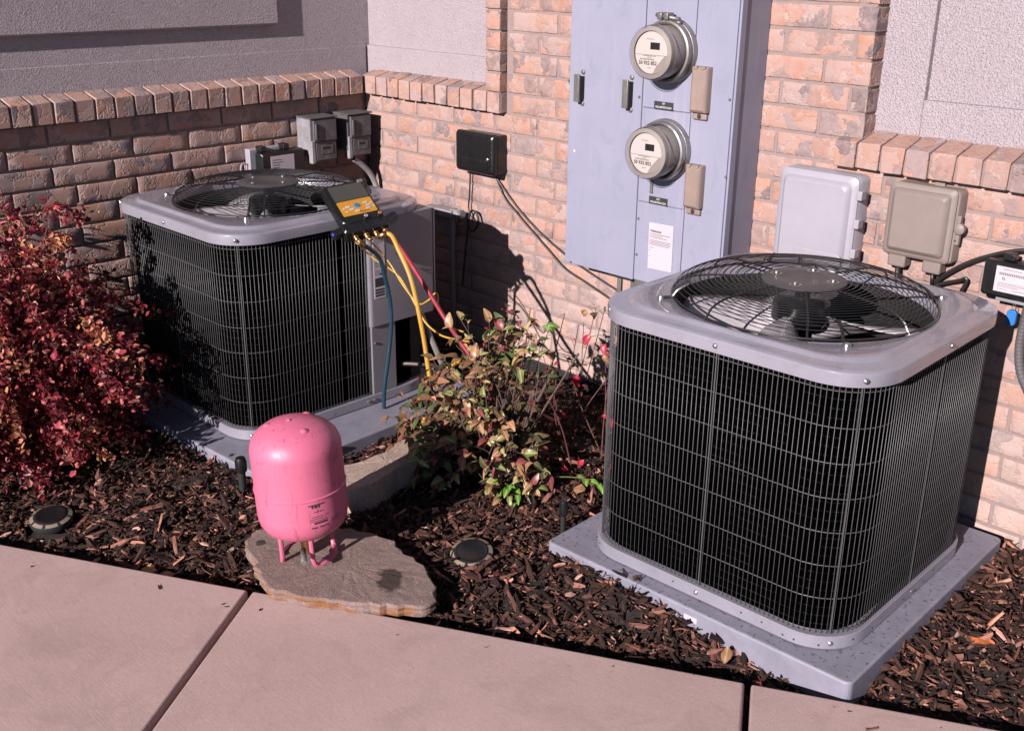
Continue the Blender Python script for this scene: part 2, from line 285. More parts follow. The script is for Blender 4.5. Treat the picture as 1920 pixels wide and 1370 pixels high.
# ------------------------------------------------------------------ mesh helpers
ROOT_M = {}
def thing(name, label, cat, loc=(0, 0, 0), rz=0, group=None):
    o = bpy.data.objects.new(name, None); COL.objects.link(o); o.empty_display_size = .05
    o.location = loc; o.rotation_euler = (0, 0, rz)
    o['label'] = label; o['category'] = cat
    if group: o['group'] = group
    ROOT_M[o] = Matrix.Translation(loc) @ Matrix.Rotation(rz, 4, 'Z')
    return o
def tag(o, label, cat, group=None):
    o['label'] = label; o['category'] = cat
    if group: o['group'] = group
    return o
def root_of(o):
    while o.parent: o = o.parent
    return o
class MB:
    def __init__(s): s.v = []; s.f = []; s.sm = []
    def add(s, vs, fs, smooth=False):
        n = len(s.v); s.v += [Vector(v) for v in vs]; s.f += [tuple(i + n for i in f) for f in fs]; s.sm += [smooth] * len(fs); return s
    def box(s, a, b):
        (x0, y0, z0), (x1, y1, z1) = a, b
        return s.add([(x0, y0, z0), (x1, y0, z0), (x1, y1, z0), (x0, y1, z0), (x0, y0, z1), (x1, y0, z1), (x1, y1, z1), (x0, y1, z1)],
                     [(0, 3, 2, 1), (4, 5, 6, 7), (0, 1, 5, 4), (1, 2, 6, 5), (2, 3, 7, 6), (3, 0, 4, 7)])
    def prism(s, poly, z0, z1):
        n = len(poly)
        return s.add([(x, y, z0) for x, y in poly] + [(x, y, z1) for x, y in poly],
                     [tuple(range(n))[::-1], tuple(range(n, 2 * n))] + [(i, (i + 1) % n, n + (i + 1) % n, n + i) for i in range(n)])
    def loft(s, loops, cap0=False, cap1=False, smooth=True, closed=True):
        n = len(loops[0]); vs = [p for l in loops for p in l]; fs = []
        for k in range(len(loops) - 1):
            for i in range(n if closed else n - 1):
                j = (i + 1) % n; fs.append((k * n + i, k * n + j, (k + 1) * n + j, (k + 1) * n + i))
        nc = 0
        if cap0: fs.append(tuple(range(n))[::-1]); nc += 1
        if cap1: fs.append(tuple(range((len(loops) - 1) * n, len(loops) * n))); nc += 1
        s.add(vs, fs, smooth)
        for i in range(nc): s.sm[-1 - i] = False
        return s
    def lathe(s, prof, n=32, M=None, cap0=False, cap1=False, smooth=True):
        loops = [[Vector((r * math.cos(2 * math.pi * i / n), r * math.sin(2 * math.pi * i / n), z)) for i in range(n)] for r, z in prof]
        if M is not None: loops = [[M @ p for p in l] for l in loops]
        return s.loft(loops, cap0, cap1, smooth)
    def tube(s, pts, r, n=8, closed=False, smooth=True):
        pts = [Vector(p) for p in pts]; m = len(pts); loops = []; prev = None
        for i in range(m):
            if closed: d = pts[(i + 1) % m] - pts[i - 1]
            else: d = pts[min(i + 1, m - 1)] - pts[max(i - 1, 0)]
            d.normalize()
            if prev is None:
                a = Vector((0, 0, 1)) if abs(d.z) < .9 else Vector((1, 0, 0)); u = d.cross(a).normalized()
            else: u = (prev - d * prev.dot(d)).normalized()
            prev = u; w = d.cross(u); rr = r[i] if isinstance(r, (list, tuple)) else r
            loops.append([pts[i] + (u * math.cos(2 * math.pi * k / n) + w * math.sin(2 * math.pi * k / n)) * rr for k in range(n)])
        if closed: return s.loft(loops + [loops[0]], smooth=smooth)
        return s.loft(loops, True, True, smooth)
    def xf(s, M): s.v = [M @ v for v in s.v]; return s
    def build(s, name, mat, parent=None, bevel=0, seg=2, world=False, smooth=None, jitter=0):
        vs = s.v
        if world and parent is not None:
            Mi = ROOT_M[root_of(parent)].inverted(); vs = [Mi @ v for v in vs]
        me = bpy.data.meshes.new(name); me.from_pydata([tuple(v) for v in vs], [], s.f)
        me.polygons.foreach_set('use_smooth', s.sm if smooth is None else [smooth] * len(s.f))
        if bevel:
            bm = bmesh.new(); bm.from_mesh(me)
            ed = [e for e in bm.edges if len(e.link_faces) == 2 and e.calc_face_angle(0) > .5]
            for f in bm.faces: f.smooth = False
            rb_ = bmesh.ops.bevel(bm, geom=ed, offset=bevel, segments=seg, affect='EDGES', profile=.6, clamp_overlap=True)
            for f in rb_['faces']: f.smooth = True
            bm.to_mesh(me); bm.free()
        elif any(s.sm) and smooth is None:
            me.set_sharp_from_angle(angle=.62); me.polygons.foreach_set('use_smooth', s.sm)
        me.materials.append(MATS[mat] if isinstance(mat, str) else mat)
        o = bpy.data.objects.new(name, me); COL.objects.link(o)
        if parent is not None: o.parent = parent
        return o
def spline(pts, n=10, closed=False):
    pts = [Vector(p) for p in pts]; m = len(pts); out = []
    for i in range(m if closed else m - 1):
        if closed: p0, p1, p2, p3 = pts[i - 1], pts[i], pts[(i + 1) % m], pts[(i + 2) % m]
        else: p0, p1, p2, p3 = pts[max(i - 1, 0)], pts[i], pts[i + 1], pts[min(i + 2, m - 1)]
        for k in range(n):
            t = k / n
            out.append(.5 * ((2 * p1) + (p2 - p0) * t + (2 * p0 - 5 * p1 + 4 * p2 - p3) * t * t + (3 * p1 - p0 - 3 * p2 + p3) * t ** 3))
    if not closed: out.append(pts[-1])
    return out
def rrect(w, h, r, n=5, cx=0, cy=0):
    o = []
    for k, (sx, sy) in enumerate(((1, 1), (-1, 1), (-1, -1), (1, -1))):
        for i in range(n + 1):
            a = math.pi / 2 * (k + i / n); o.append((cx + sx * (w / 2 - r) + r * math.cos(a), cy + sy * (h / 2 - r) + r * math.sin(a)))
    return o
WALL_R = Matrix(((1, 0, 0, 0), (0, 0, -1, 0), (0, 1, 0, 0), (0, 0, 0, 1)))    # (u,v,out) -> (x=u, y=-out, z=v)
WALL_L = Matrix(((0, 0, 1, 0), (1, 0, 0, 0), (0, 1, 0, 0), (0, 0, 0, 1)))     # (u,v,out) -> (x=out, y=u, z=v)
def shell(mb, w, h, layers, cx, cy, M, n=6):
    """stack of rounded rectangles: layers of (inset, radius, out)"""
    loops = [[M @ Vector((x, y, d)) for x, y in rrect(w - 2 * i, h - 2 * i, max(r, .0005), n, cx, cy)] for i, r, d in layers]
    return mb.loft(loops, True, True, True)
def text(body, size, M, name, mat, parent, align='CENTER'):
    cu = bpy.data.curves.new('t', 'FONT'); cu.body = body; cu.size = size; cu.align_x = align; cu.align_y = 'CENTER'; cu.resolution_u = 2; cu.extrude = .0002; cu.offset = size * .012
    ob = bpy.data.objects.new('t', cu); COL.objects.link(ob)
    dg = bpy.context.evaluated_depsgraph_get(); me = bpy.data.meshes.new_from_object(ob.evaluated_get(dg))
    bpy.data.objects.remove(ob); bpy.data.curves.remove(cu)
    Mi = ROOT_M[root_of(parent)].inverted(); me.transform(Mi @ M); me.name = name
    me.materials.clear(); me.materials.append(MATS[mat])
    o = bpy.data.objects.new(name, me); COL.objects.link(o); o.parent = parent; return o
def copy_tree(o, parent=None):
    c = o.copy(); COL.objects.link(c); c.parent = parent
    for ch in list(o.children): copy_tree(ch, c)
    return c
def screw(parent, p, nrm, r=.006, mat='steel', name='screw'):
    q = Vector(nrm).to_track_quat('Z', 'Y').to_matrix().to_4x4(); M = Matrix.Translation(p) @ q
    return MB().lathe([(r, -.002), (r, .0025), (r * .75, .004), (.0004, .0045)], 10, M, True).build(name, mat, parent, world=True)

# ================================================================== THE SETTING
def edge_y(x): return -2.136 + (x - 1.002) * .53826             # garden-side edge of the sidewalk
EN = Vector((-.4740, .8806, 0))                                # points from sidewalk into the bed
def bed_d(x, y): return (Vector((x, y, 0)) - Vector((1.689, -1.746, 0))).dot(EN)
def sstep(a, b, t): t = min(1, max(0, (t - a) / (b - a))); return t * t * (3 - 2 * t)
def mulch_z(x, y):
    d = bed_d(x, y)
    z = -.028 + .042 * sstep(.02, .30, d) + .012 * noise.noise(Vector((x * 6, y * 6, 2))) + .006 * noise.noise(Vector((x * 17, y * 17, 5)))
    z += .028 * math.exp(-((x - 2.35) ** 2 / .09 + (y + 1.02) ** 2 / .008))     # heaped against the front of the pad
    z += .022 * math.exp(-((x - 1.02) ** 2 / .06 + (y + 1.47) ** 2 / .01))
    z += .02 * math.exp(-((x - 3.13) ** 2 / .006 + (y + .45) ** 2 / .3))
    return z
# ground sheet
g = MB().add([(-60, -80, -.12), (80, -80, -.12), (80, 60, -.12), (-60, 60, -.12)], [(0, 1, 2, 3)]).build('ground', 'lawn_soil'); g['kind'] = 'structure'
# sidewalk slabs
side = bpy.data.objects.new('sidewalk', None); COL.objects.link(side); side['kind'] = 'structure'; ROOT_M[side] = Matrix.Identity(4)
ED = Vector((.8806, .4740, 0)); J = [(-1.31 * 2, Vector((.56, -.83, 0))), (-1.31, Vector((.565, -.825, 0))), (0, Vector((.572, -.820, 0))), (1.312, Vector((.524, -.852, 0))), (2.62, Vector((.50, -.866, 0)))]
P0 = Vector((1.689, -1.746, 0))
for k in range(4):
    a, da = J[k]; b_, db = J[k + 1]; gap = .0075; Lw = 3.2
    pa = P0 + ED * (a + gap); pb = P0 + ED * (b_ - gap)
    poly = [pa, pa + da.normalized() * Lw, pb + db.normalized() * Lw, pb]
    MB().prism([(p.x, p.y) for p in poly], -.09, .03).build('slab', 'pink_concrete', side, bevel=.008, seg=3)
MB().prism([tuple((P0 + ED * -2.6 - EN * .02).xy), tuple((P0 + ED * -2.6 - EN * 3).xy), tuple((P0 + ED * 2.6 - EN * 3).xy), tuple((P0 + ED * 2.6 - EN * .02).xy)], -.10, -.012).build('joint_fill', 'soil', side)
# mulch bed: soil sheet plus loose bark
NX, NY = 150, 90; xs = np.linspace(-.02, 4.2, NX); vs = []; fs = []
for x in xs:
    y0 = edge_y(x) - .03
    for j in range(NY):
        y = y0 + (.0 - y0 - .001) * j / (NY - 1); vs.append((x, y, mulch_z(x, y) - .006))
for i in range(NX - 1):
    for j in range(NY - 1):
        a = i * NY + j; fs.append((a, a + NY, a + NY + 1, a + 1))
bed = MB().add(vs, fs, True).build('mulch_bed', 'soil'); bed['kind'] = 'structure'

# ------------------------------------------------------------------ brick walls
C_, L_ = .0762, .2353; LB = 1.04                                # course, brick length, underside of the ledge
BM = {}
def brick_mesh(l, h, dep, var, face='rough'):
    key = (round(l, 3), round(h, 3), round(dep, 3), var)
    if key in BM: return BM[key]
    rnd = random.Random(hash(key) & 0xffff); nx, nz = max(4, int(l / .024)), 4
    vs, fs = [], []; seed = Vector((var * 7.1, l * 90, 3.3)); e_ = .0032
    gx = [-l / 2, -l / 2 + e_] + [-l / 2 + l * i / (nx - 2) for i in range(1, nx - 2)] + [l / 2 - e_, l / 2]; gz_ = [-h / 2, -h / 2 + e_, -h / 6, h / 6, h / 2 - e_, h / 2]; nx = len(gx) - 1; nz = 5
    def off(x, z): return .0024 * noise.noise(Vector((x * 34, z * 34, 0)) + seed) + .0014 * noise.noise(Vector((x * 90, z * 90, 4)) + seed)
    for j in range(nz + 1):
        for i in range(nx + 1):
            x = gx[i]; z = gz_[j]
            bd = (i in (0, nx)) or (j in (0, nz))
            y = -off(x, z)
            if bd: y += .0016; x += rnd.uniform(-.0012, .0012); z += rnd.uniform(-.0012, .0012)
            vs.append((x, y, z))
    for j in range(nz):
        for i in range(nx):
            a = j * (nx + 1) + i; fs.append((a, a + 1, a + nx + 2, a + nx + 1))
    ring = [i for i in range(nx + 1)] + [(j) * (nx + 1) + nx for j in range(1, nz + 1)] + [nz * (nx + 1) + i for i in range(nx - 1, -1, -1)] + [j * (nx + 1) for j in range(nz - 1, 0, -1)]
    n0 = len(vs)
    for r_ in ring:
        x, y, z = vs[r_]; vs.append((x * 1.004, dep, z * 1.004))
    m = len(ring)
    for k in range(m): fs.append((ring[(k + 1) % m], ring[k], n0 + k, n0 + (k + 1) % m))
    me = bpy.data.meshes.new('brick'); me.from_pydata(vs, [], fs); me.polygons.foreach_set('use_smooth', [True] * (nx * nz) + [False] * m)
    me.materials.append(MATS['clay_brick']); BM[key] = me; return me
def put_brick(parent, M, l, h, dep=.028, var=None, name='brick'):
    var = random.randrange(6) if var is None else var
    o = bpy.data.objects.new(name, brick_mesh(l, h, dep, var)); COL.objects.link(o); o.parent = parent
    o.matrix_local = M; return o
GAP = .0095
wall_r = thing('brick_wall', 'sunlit salmon brick wall behind the meter cabinet, with two stucco niches', 'wall', (0, 0, 0))
wall_l = thing('brick_wall', 'brown brick wall in raking light on the left, grey stucco above its ledge', 'wall', (0, 0, 0))
def row(parent, k, u0, u1, phase, MW, deep0=False, deep1=False, min_len=.03):
    z = LB - (k + .5) * C_
    j = math.floor((u0 - phase) / L_); u = phase + j * L_
    while u < u1:
        a, b_ = max(u, u0), min(u + L_, u1)
        if b_ - a > min_len:
            dep = .085 if (deep0 and a == u0) or (deep1 and b_ == u1) else .028
            la = GAP / 2 if a > u0 or not deep0 else 0; lb = GAP / 2 if b_ < u1 or not deep1 else 0
            l = b_ - a - la - lb; mid = (a + la + b_ - lb) / 2
            put_brick(parent, MW @ Matrix.Translation((mid, random.uniform(-.0015, .0015), z)) @ Matrix.Rotation(random.uniform(-.004, .004), 4, 'Y'), round(l, 3), C_ - GAP, dep)
        u += L_
ROT_L = Matrix.Rotation(math.pi / 2, 4, 'Z'); ID = Matrix.Identity(4)
XN0, XN1 = .888, 2.386                                         # brick pier between the niches
for k in range(-8, 14):
    ph = .1166 if k % 2 == 0 else .1166 + L_ / 2 - .0226
    if k >= 0: row(wall_r, k, .004, 3.66, ph, ID)
    else: row(wall_r, k, XN0 + .004, XN1 if k < -1 else 2.316, ph, ID, False, k < -1)
for k in range(0, 14):                                         # left wall: phase measured from the corner
    ph = -.8775 if k % 2 == 1 else -.8775 - L_ / 2 + .0351
    row(wall_l, k, -2.55, -.004, ph, ROT_L)
# mortar cores
MB().box((0, .0025, -.1), (3.9, .2, LB)).box((XN0, .0025, LB), (XN1 - .004, .2, 2.8)).build('mortar', 'mortar', wall_r)
MB().box((-.2, -4.2, -.1), (-.0075, .2, LB)).build('mortar', 'mortar', wall_l)
# sloping rowlock ledges
def ledge_mesh(w, var):
    r = random.Random(var); j = lambda: r.uniform(-.0016, .0016)
    x = w / 2; P = [(-x, -.036, .0015), (x, -.036, .0015), (x, .075, .004), (-x, .075, .004), (-x, -.036, .0765), (x, -.036, .0765), (x, .075, .104), (-x, .075, .104)]
    mb = MB().add([(a + j(), b_ + j(), c + j()) for a, b_, c in P], [(0, 3, 2, 1), (4, 5, 6, 7), (0, 1, 5, 4), (1, 2, 6, 5), (2, 3, 7, 6), (3, 0, 4, 7)])
    o = mb.build('ledge_brick', 'clay_brick', bevel=.0028, seg=2); me = o.data; bpy.data.objects.remove(o); return me
LM = [ledge_mesh(.0672, i) for i in range(7)]
def ledge(parent, u0, u1, MW):
    n = int(round((u1 - u0) / C_))
    for i in range(n):
        u = u0 + (i + .5) * (u1 - u0) / n
        o = bpy.data.objects.new('ledge_brick', LM[i % 7]); COL.objects.link(o); o.parent = parent
        o.matrix_local = MW @ Matrix.Translation((u, random.uniform(-.002, .002), LB + random.uniform(-.001, .001))) @ Matrix.Rotation(random.uniform(-.012, .012), 4, 'Z')
ledge(wall_r, .04, .888, ID); ledge(wall_r, 2.316, 3.66, ID); ledge(wall_l, -2.55, -.036, ROT_L)
def wedge(mb, u0, u1, M):
    P = [(-.026, .003), (.07, .003), (.07, .098), (-.026, .070)]
    mb.add([M @ Vector((u, y, LB + z)) for u in (u0, u1) for y, z in P], [(0, 1, 2, 3), (7, 6, 5, 4), (0, 4, 5, 1), (1, 5, 6, 2), (2, 6, 7, 3), (3, 7, 4, 0)])
m_ = MB(); wedge(m_, 0, .885, ID); wedge(m_, 2.318, 3.66, ID); m_.build('ledge_mortar', 'mortar', wall_r)
m_ = MB(); wedge(m_, -2.55, -.03, ROT_L); m_.build('ledge_mortar', 'mortar', wall_l)
# brick border on the right side of the left niche
for i in range(7):
    z = LB + .078 + (i + .5) * C_
    put_brick(wall_r, Matrix.Translation((.846, -.035, z)), .078, C_ - GAP, .12, i % 4, 'border_brick')
MB().box((.81, -.027, LB + .07), (.883, .1, 2.8)).build('border_mortar', 'mortar', wall_r)
# stucco fields
def stucco(parent, boxes, name, bev=.006): 
    mb = MB()
    for a, b_ in boxes: mb.box(a, b_)
    return mb.build(name, 'stucco', parent, bevel=bev, seg=2)
stucco(wall_r, [((-.05, .066, 1.05), (.83, .2, 2.8))], 'stucco_field'); stucco(wall_r, [((2.36, .088, 1.05), (4.2, .2, 2.8))], 'stucco_field')
stucco(wall_r, [((-.04, .050, 1.05), (.829, .09, 1.236))], 'stucco_band', .004); stucco(wall_r, [((2.361, .066, 1.05), (2.526, .12, 2.79))], 'stucco_frame', .003); stucco(wall_r, [((2.5265, .066, 1.05), (4.19, .12, 1.243))], 'stucco_frame', .003)
stucco(wall_l, [((-.2, -4.2, 1.05), (-.052, .1, 2.8))], 'stucco_field', .0); stucco(wall_l, [((-.1, -4.1, 1.05), (-.047, .05, 1.232))], 'stucco_band', .004)
stucco(wall_l, [((-.1, -4.1, 1.338), (-.029, -.405, 2.79))], 'stucco_panel', .008)

# ================================================================== CONDENSING UNITS
def rr_polar(h, R, th):
    c, s = math.cos(th), math.sin(th); t = h / max(abs(c), abs(s)); x, y = t * c, t * s; k = h - R
    if abs(x) > k and abs(y) > k:
        Cx, Cy = math.copysign(k, x), math.copysign(k, y); dc = c * Cx + s * Cy; t = dc + math.sqrt(max(0, dc * dc - Cx * Cx - Cy * Cy + R * R)); x, y = t * c, t * s
    return x, y
def perim(h, R, step):
    pts = []; straight = 2 * (h - R); arc = math.pi * R / 2; tot = 4 * (straight + arc); n = int(round(tot / step / 4)) * 4
    for i in range(n):
        s_ = (i + .5) / n * tot; k = int(s_ // (straight + arc)) % 4; q = s_ - k * (straight + arc)
        if q < straight: x, y, nx, ny = h, -(h - R) + q, 1, 0
        else:
            a = (q - straight) / R; x, y, nx, ny = h - R + R * math.cos(a), h - R + R * math.sin(a), math.cos(a), math.sin(a)
        for _ in range(k): x, y, nx, ny = -y, x, -ny, nx
        pts.append((x, y, nx, ny))
    return pts
def make_unit(label, loc, rz, Wd, panel, fan_rot):
    R = .135; h = Wd / 2; ZC = .682
    t = thing('air_conditioner', label, 'air conditioner', loc, rz, 'condensing units on pads')
    N = 144; TH = [2 * math.pi * (i + .5) / N for i in range(N)]
    lp = lambda hh, RR, z: [Vector((*rr_polar(hh, RR, a), z)) for a in TH]
    ci = lambda r, z: [Vector((r * math.cos(a), r * math.sin(a), z)) for a in TH]
    # base pan with its bright flange
    MB().loft([lp(h + .008, R, .004), lp(h + .008, R, .036), lp(h + .0065, R, .038), lp(h - .02, R - .02, .038)], True).build('base_pan', 'unit_paint', t)
    MB().loft([lp(h - .019, R - .02, .030)], False, True).build('pan_shade_sheet', 'matte_black', t)  # black sheet added over the pan, painting the shade inside the unit
    mb = MB()
    for i, (x, y, nx, ny) in enumerate(perim(h + .0085, R, .03)):
        if random.random() < .33: mb.lathe([(.0028, 0), (.0004, .0004)], 8, Matrix.Translation((x, y, random.choice((.014, .022)))) @ Vector((nx, ny, 0)).to_track_quat('Z', 'Y').to_matrix().to_4x4())
    mb.build('flange_holes', 'gasket', t)['kind'] = 'stuff'
    # coil behind the wires
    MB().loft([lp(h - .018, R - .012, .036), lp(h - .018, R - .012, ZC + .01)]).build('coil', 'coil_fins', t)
    MB().loft([lp(h - .05, R - .02, .04), lp(h - .05, R - .02, ZC + .02)]).build('coil_liner', 'matte_black', t)  # inner wall painted black so the inside reads as deep shade
    # wire grille
    pv = perim(h - .001, R, .0133); mb = MB(); st = [rr_polar(h, R, q * math.pi / 4) for q in range(8)]
    for x, y, nx, ny in pv:
        if panel and x > h - R * .8 and y > panel[0] - .005: continue
        if any(math.hypot(x - a, y - b_) < .005 for a, b_ in st): continue
        mb.tube([(x, y, .040), (x, y, ZC + .01)], .00098, 5)
    mb.build('grille_bars', 'wire_grey', t)
    mb = MB()
    for k in range(8):
        z = .046 + k * .0885
        if panel:
            seq = [rr_polar(h - .0035, R, math.atan2(panel[0], h) - 2 * math.pi * i / 150 * (1 - (.09))) for i in range(151)]
            mb.tube([(x, y, z) for x, y in seq], .0012, 5)
        else: mb.tube([(x, y, z) for x, y, *_ in perim(h - .0035, R, .025)], .0012, 5, True)
    mb.build('grille_hoops', 'wire_grey', t)
    # seam straps and their screws
    for ax in range(8):
        a = ax * math.pi / 4; x, y = rr_polar(h + .0005, R, a)
        nx, ny = (math.cos(a), math.sin(a))
        if panel and x > h - .1 and y > panel[0] - .15: continue
        tx, ty = -ny, nx
        mb = MB(); w = .0014
        P = [(x + tx * w, y + ty * w), (x - tx * w, y - ty * w), (x - tx * w - nx * .004, y - ty * w - ny * .004), (x + tx * w - nx * .004, y + ty * w - ny * .004)]
        mb.prism(P[::-1], .03, ZC + .01).build('seam_strap', 'wire_grey', t)
        for zz, e in ((.02, .008), (ZC + .018, .011)):
            X, Y = rr_polar(h + e, R, a)
            q = Vector((nx, ny, 0)).to_track_quat('Z', 'Y').to_matrix().to_4x4()
            MB().lathe([(.0065, -.001), (.0062, .002), (.0035, .0045), (.0004, .005)], 10, Matrix.Translation((X, Y, zz)) @ q, True).build('screw', 'steel', t)
    # pressed steel top
    rf = .338
    def bl(z, f, hh, RR):
        out_ = []
        for a in TH:
            x, y = rr_polar(hh, RR, a); c = (rf * math.cos(a), rf * math.sin(a)); out_.append(Vector((x * (1 - f) + c[0] * f, y * (1 - f) + c[1] * f, z)))
        return out_
    Rc = R + .012; H2 = h + .010
    cov = [lp(H2 - .003, Rc - .003, ZC), lp(H2, Rc, ZC), lp(H2, Rc, ZC + .027), lp(H2 - .0015, Rc - .0015, ZC + .0325), lp(H2 - .006, Rc - .004, ZC + .0355), lp(H2 - .012, Rc - .005, ZC + .0365),
           lp(H2 - .040, Rc - .010, ZC + .0375), lp(H2 - .043, Rc - .012, ZC + .039), lp(H2 - .049, Rc - .016, ZC + .0455), lp(H2 - .052, Rc - .018, ZC + .047), lp(H2 - .058, Rc - .018, ZC + .047)]
    inner = H2 - .058
    def minr(l, r): 
        o2 = []
        for p in l:
            q = math.hypot(p.x, p.y); s_ = max(q, r) / q; o2.append(Vector((p.x * s_, p.y * s_, p.z)))
        return o2
    cov = [minr(l, rf + .004) for l in cov]
    cov += [ci(rf + .003, ZC + .046), ci(rf, ZC + .045), ci(rf - .004, ZC + .040), ci(rf - .008, ZC + .02)]
    cover = MB().loft(cov).build('top_cover', 'unit_paint', t)
    MB().loft([ci(rf - .008, ZC + .02), ci(rf - .012, ZC - .02), ci(rf - .01, ZC - .10)]).build('fan_shroud', 'matte_black', t)  # shroud blackened, the shade in the fan well put into its colour
    # fan guard: ring wires on a shallow dome
    zg = ZC + .046
    def dome(r): q = min(1, r / rf); return zg + .050 * (1 - q ** 8) ** .6 * (.93 + .07 * (1 - q * q)) + .004
    gd = MB(); r = .106; rs = []
    while r < rf - .002: rs.append(r); r += .0140 - .0058 * (r / rf) ** 6
    for r in rs: gd.tube([(r * math.cos(2 * math.pi * i / 72), r * math.sin(2 * math.pi * i / 72), dome(r)) for i in range(72)], .00125, 5, True)
    gd.tube([((rf - .002) * math.cos(2 * math.pi * i / 72), (rf - .002) * math.sin(2 * math.pi * i / 72), zg + .004) for i in range(72)], .003, 6, True)
    guard = gd.build('fan_guard', 'wire_black', t)
    for k in range(8):
        a = math.pi / 8 + k * math.pi / 4 + fan_rot
        pts = [((q * rf) * math.cos(a), (q * rf) * math.sin(a), dome(q * rf) - .003) for q in [.3 + .7 * i / 14 for i in range(15)]]
        MB().tube(pts, .0030, 5).build('guard_spoke', 'wire_black', guard)
    for k in range(4):                                          # feet bolted to the corners of the top
        a = math.pi / 4 + k * math.pi / 2; c, s_ = math.cos(a), math.sin(a)
        mb = MB().tube(spline([(c * .30, s_ * .30, dome(.30)), (c * .328, s_ * .328, dome(.328)), (c * (rf + .004), s_ * (rf + .004), zg + .006), (c * (rf + .03), s_ * (rf + .03), zg + .0035)], 5), .0042, 6)
        mb.build('guard_foot', 'wire_black', guard)
        MB().lathe([(.011, zg - .003), (.011, zg + .004), (.008, zg + .009), (.0005, zg + .011)], 12, Matrix.Translation((c * (rf + .032), s_ * (rf + .032), .0)), True).build('bolt', 'steel', guard)
    zc = dome(.09)
    hub = MB().lathe([(.108, zc - .006), (.109, zc - .001), (.105, zc + .002), (.062, zc + .0035), (.058, zc + .0015), (.0005, zc + .001)], 48).build('motor_plate', 'plate_dark', t)
    for k in range(4):
        a = k * math.pi / 2 + .2; M = Matrix.Translation((.075 * math.cos(a), .075 * math.sin(a), zc + .0035))
        MB().lathe([(.016, 0), (.012, .0006), (.010, -.004)], 14, M).lathe([(.006, 0), (.005, .006), (.0005, .007)], 8, M).build('motor_nut', 'steel', hub)
    MB().lathe([(.0005, zc - .004), (.020, zc - .005), (.020, zc - .048), (.060, zc - .052), (.074, zc - .062), (.076, zc - .105), (.066, zc - .120), (.02, zc - .125), (.012, zc - .16), (.0005, zc - .16)], 32).build('fan_motor', 'black_gloss', t)
    for k in range(4):
        a0 = fan_rot * 2 + k * math.pi / 2; g_ = []
        nr, na = 7, 6; zb = zc - .125; vs_ = []
        for i in range(nr + 1):
            rr_ = .035 + (.308 - .035) * i / nr; span = .5 + .42 * math.sin(math.pi * min(1, i / nr * .75 + .1)); span *= .62
            for j in range(na + 1):
                u = j / na - .5; aa = a0 + span * u * 1.5 + .22 * i / nr
                vs_.append((rr_ * math.cos(aa), rr_ * math.sin(aa), zb - u * (.085 - .03 * i / nr) + .016 * (1 - 4 * u * u)))
        fs_ = [(i * (na + 1) + j, (i + 1) * (na + 1) + j, (i + 1) * (na + 1) + j + 1, i * (na + 1) + j + 1) for i in range(nr) for j in range(na)]
        bl_ = MB().add(vs_, fs_, True).build('fan_blade', 'blade_metal', t)
        sol = bl_.modifiers.new('thick', 'SOLIDIFY'); sol.thickness = .0022
    mb = MB().box((-.13, -.16, .04), (.15, -.02, .26)); mb.build('compressor_box', 'unit_paint_dark', t, bevel=.02)
    MB().lathe([(.085, .04), (.085, .3), (.06, .34), (.0005, .35)], 24, Matrix.Translation((.03, .10, 0))).build('compressor', 'stained_tan', t)
    return t, lp, h, ZC
U1 = (.564, -.888, .065); U2 = (2.565, -.570, .065)
unit2, *_ = make_unit('condensing unit on the right whose fan blades show through the domed guard', U2, .030, .784, None, .15)
unit1, lp1, h1, ZC1 = make_unit('condensing unit on the left with service panel, gauge set lying on its edge', U1, .005, .822, (.118,), .55)
# service panel of the left unit (local frame of the unit)
pn = MB().loft([[Vector((x, y, z)) for x, y in rrect(.30, .305, .014, 5, h1 - .139, h1 - .144)] for z in (.30, .69)], True, True).build('service_panel', 'unit_paint_dark', unit1)
MB().box((h1 - .05, .120, .036), (h1 + .004, .232, .298)).build('lower_panel', 'unit_paint_dark', unit1, bevel=.004)
MB().box((h1 - .06, .232, .036), (h1 - .035, h1 - .03, .30)).build('valve_recess', 'matte_black', unit1)
MB().box((h1 - .006, h1 + .0095, .33), (h1 + .006, h1 + .018, .69)).build('panel_flange', 'unit_paint', unit1, bevel=.003)
def on_right(u, v, o_): return Vector((h1 + .0115 + o_, u, v))
pl = MB().loft([[on_right(x, y, d) for x, y in rrect(.052, .285, .002, 2, .160, .545)] for d in (-.004, .0008)], True, True).build('rating_label', 'paper', unit1)
mb = MB()
for k in range(34):
    v = .68 - k * .0058
    if .41 < v < .58 and k % 5 != 4 or v > .58: mb.box(tuple(on_right(.139, v, .001)), tuple(on_right(.139 + random.uniform(.012, .040), v + .0022, .0012)))
mb.build('printed_lines', 'ink_grey', pl)
mb = MB().box(tuple(on_right(.139, .446, .0011)), tuple(on_right(.180, .478, .0016)))
for k in range(3): mb.box(tuple(on_right(.139, .410 + k * .0105, .0011)), tuple(on_right(.180, .417 + k * .0105, .0015)))
mb.build('printed_block', 'ink', pl)
MU = Matrix.Translation(U1) @ Matrix.Rotation(.005, 4, 'Z')
text('UL', .011, MU @ Matrix(((0, 0, 1, h1 + .0128), (1, 0, 0, .166), (0, 1, 0, .490), (0, 0, 0, 1))), 'lettering', 'ink', pl)
for v in (.235, .325): screw(unit1, MU @ Vector((h1 + .005, .135, v)), (1, 0, 0), .005)
for u in (.09, .12): screw(unit1, MU @ Vector((h1 + .01, u, .02)), (1, 0, 0), .006)
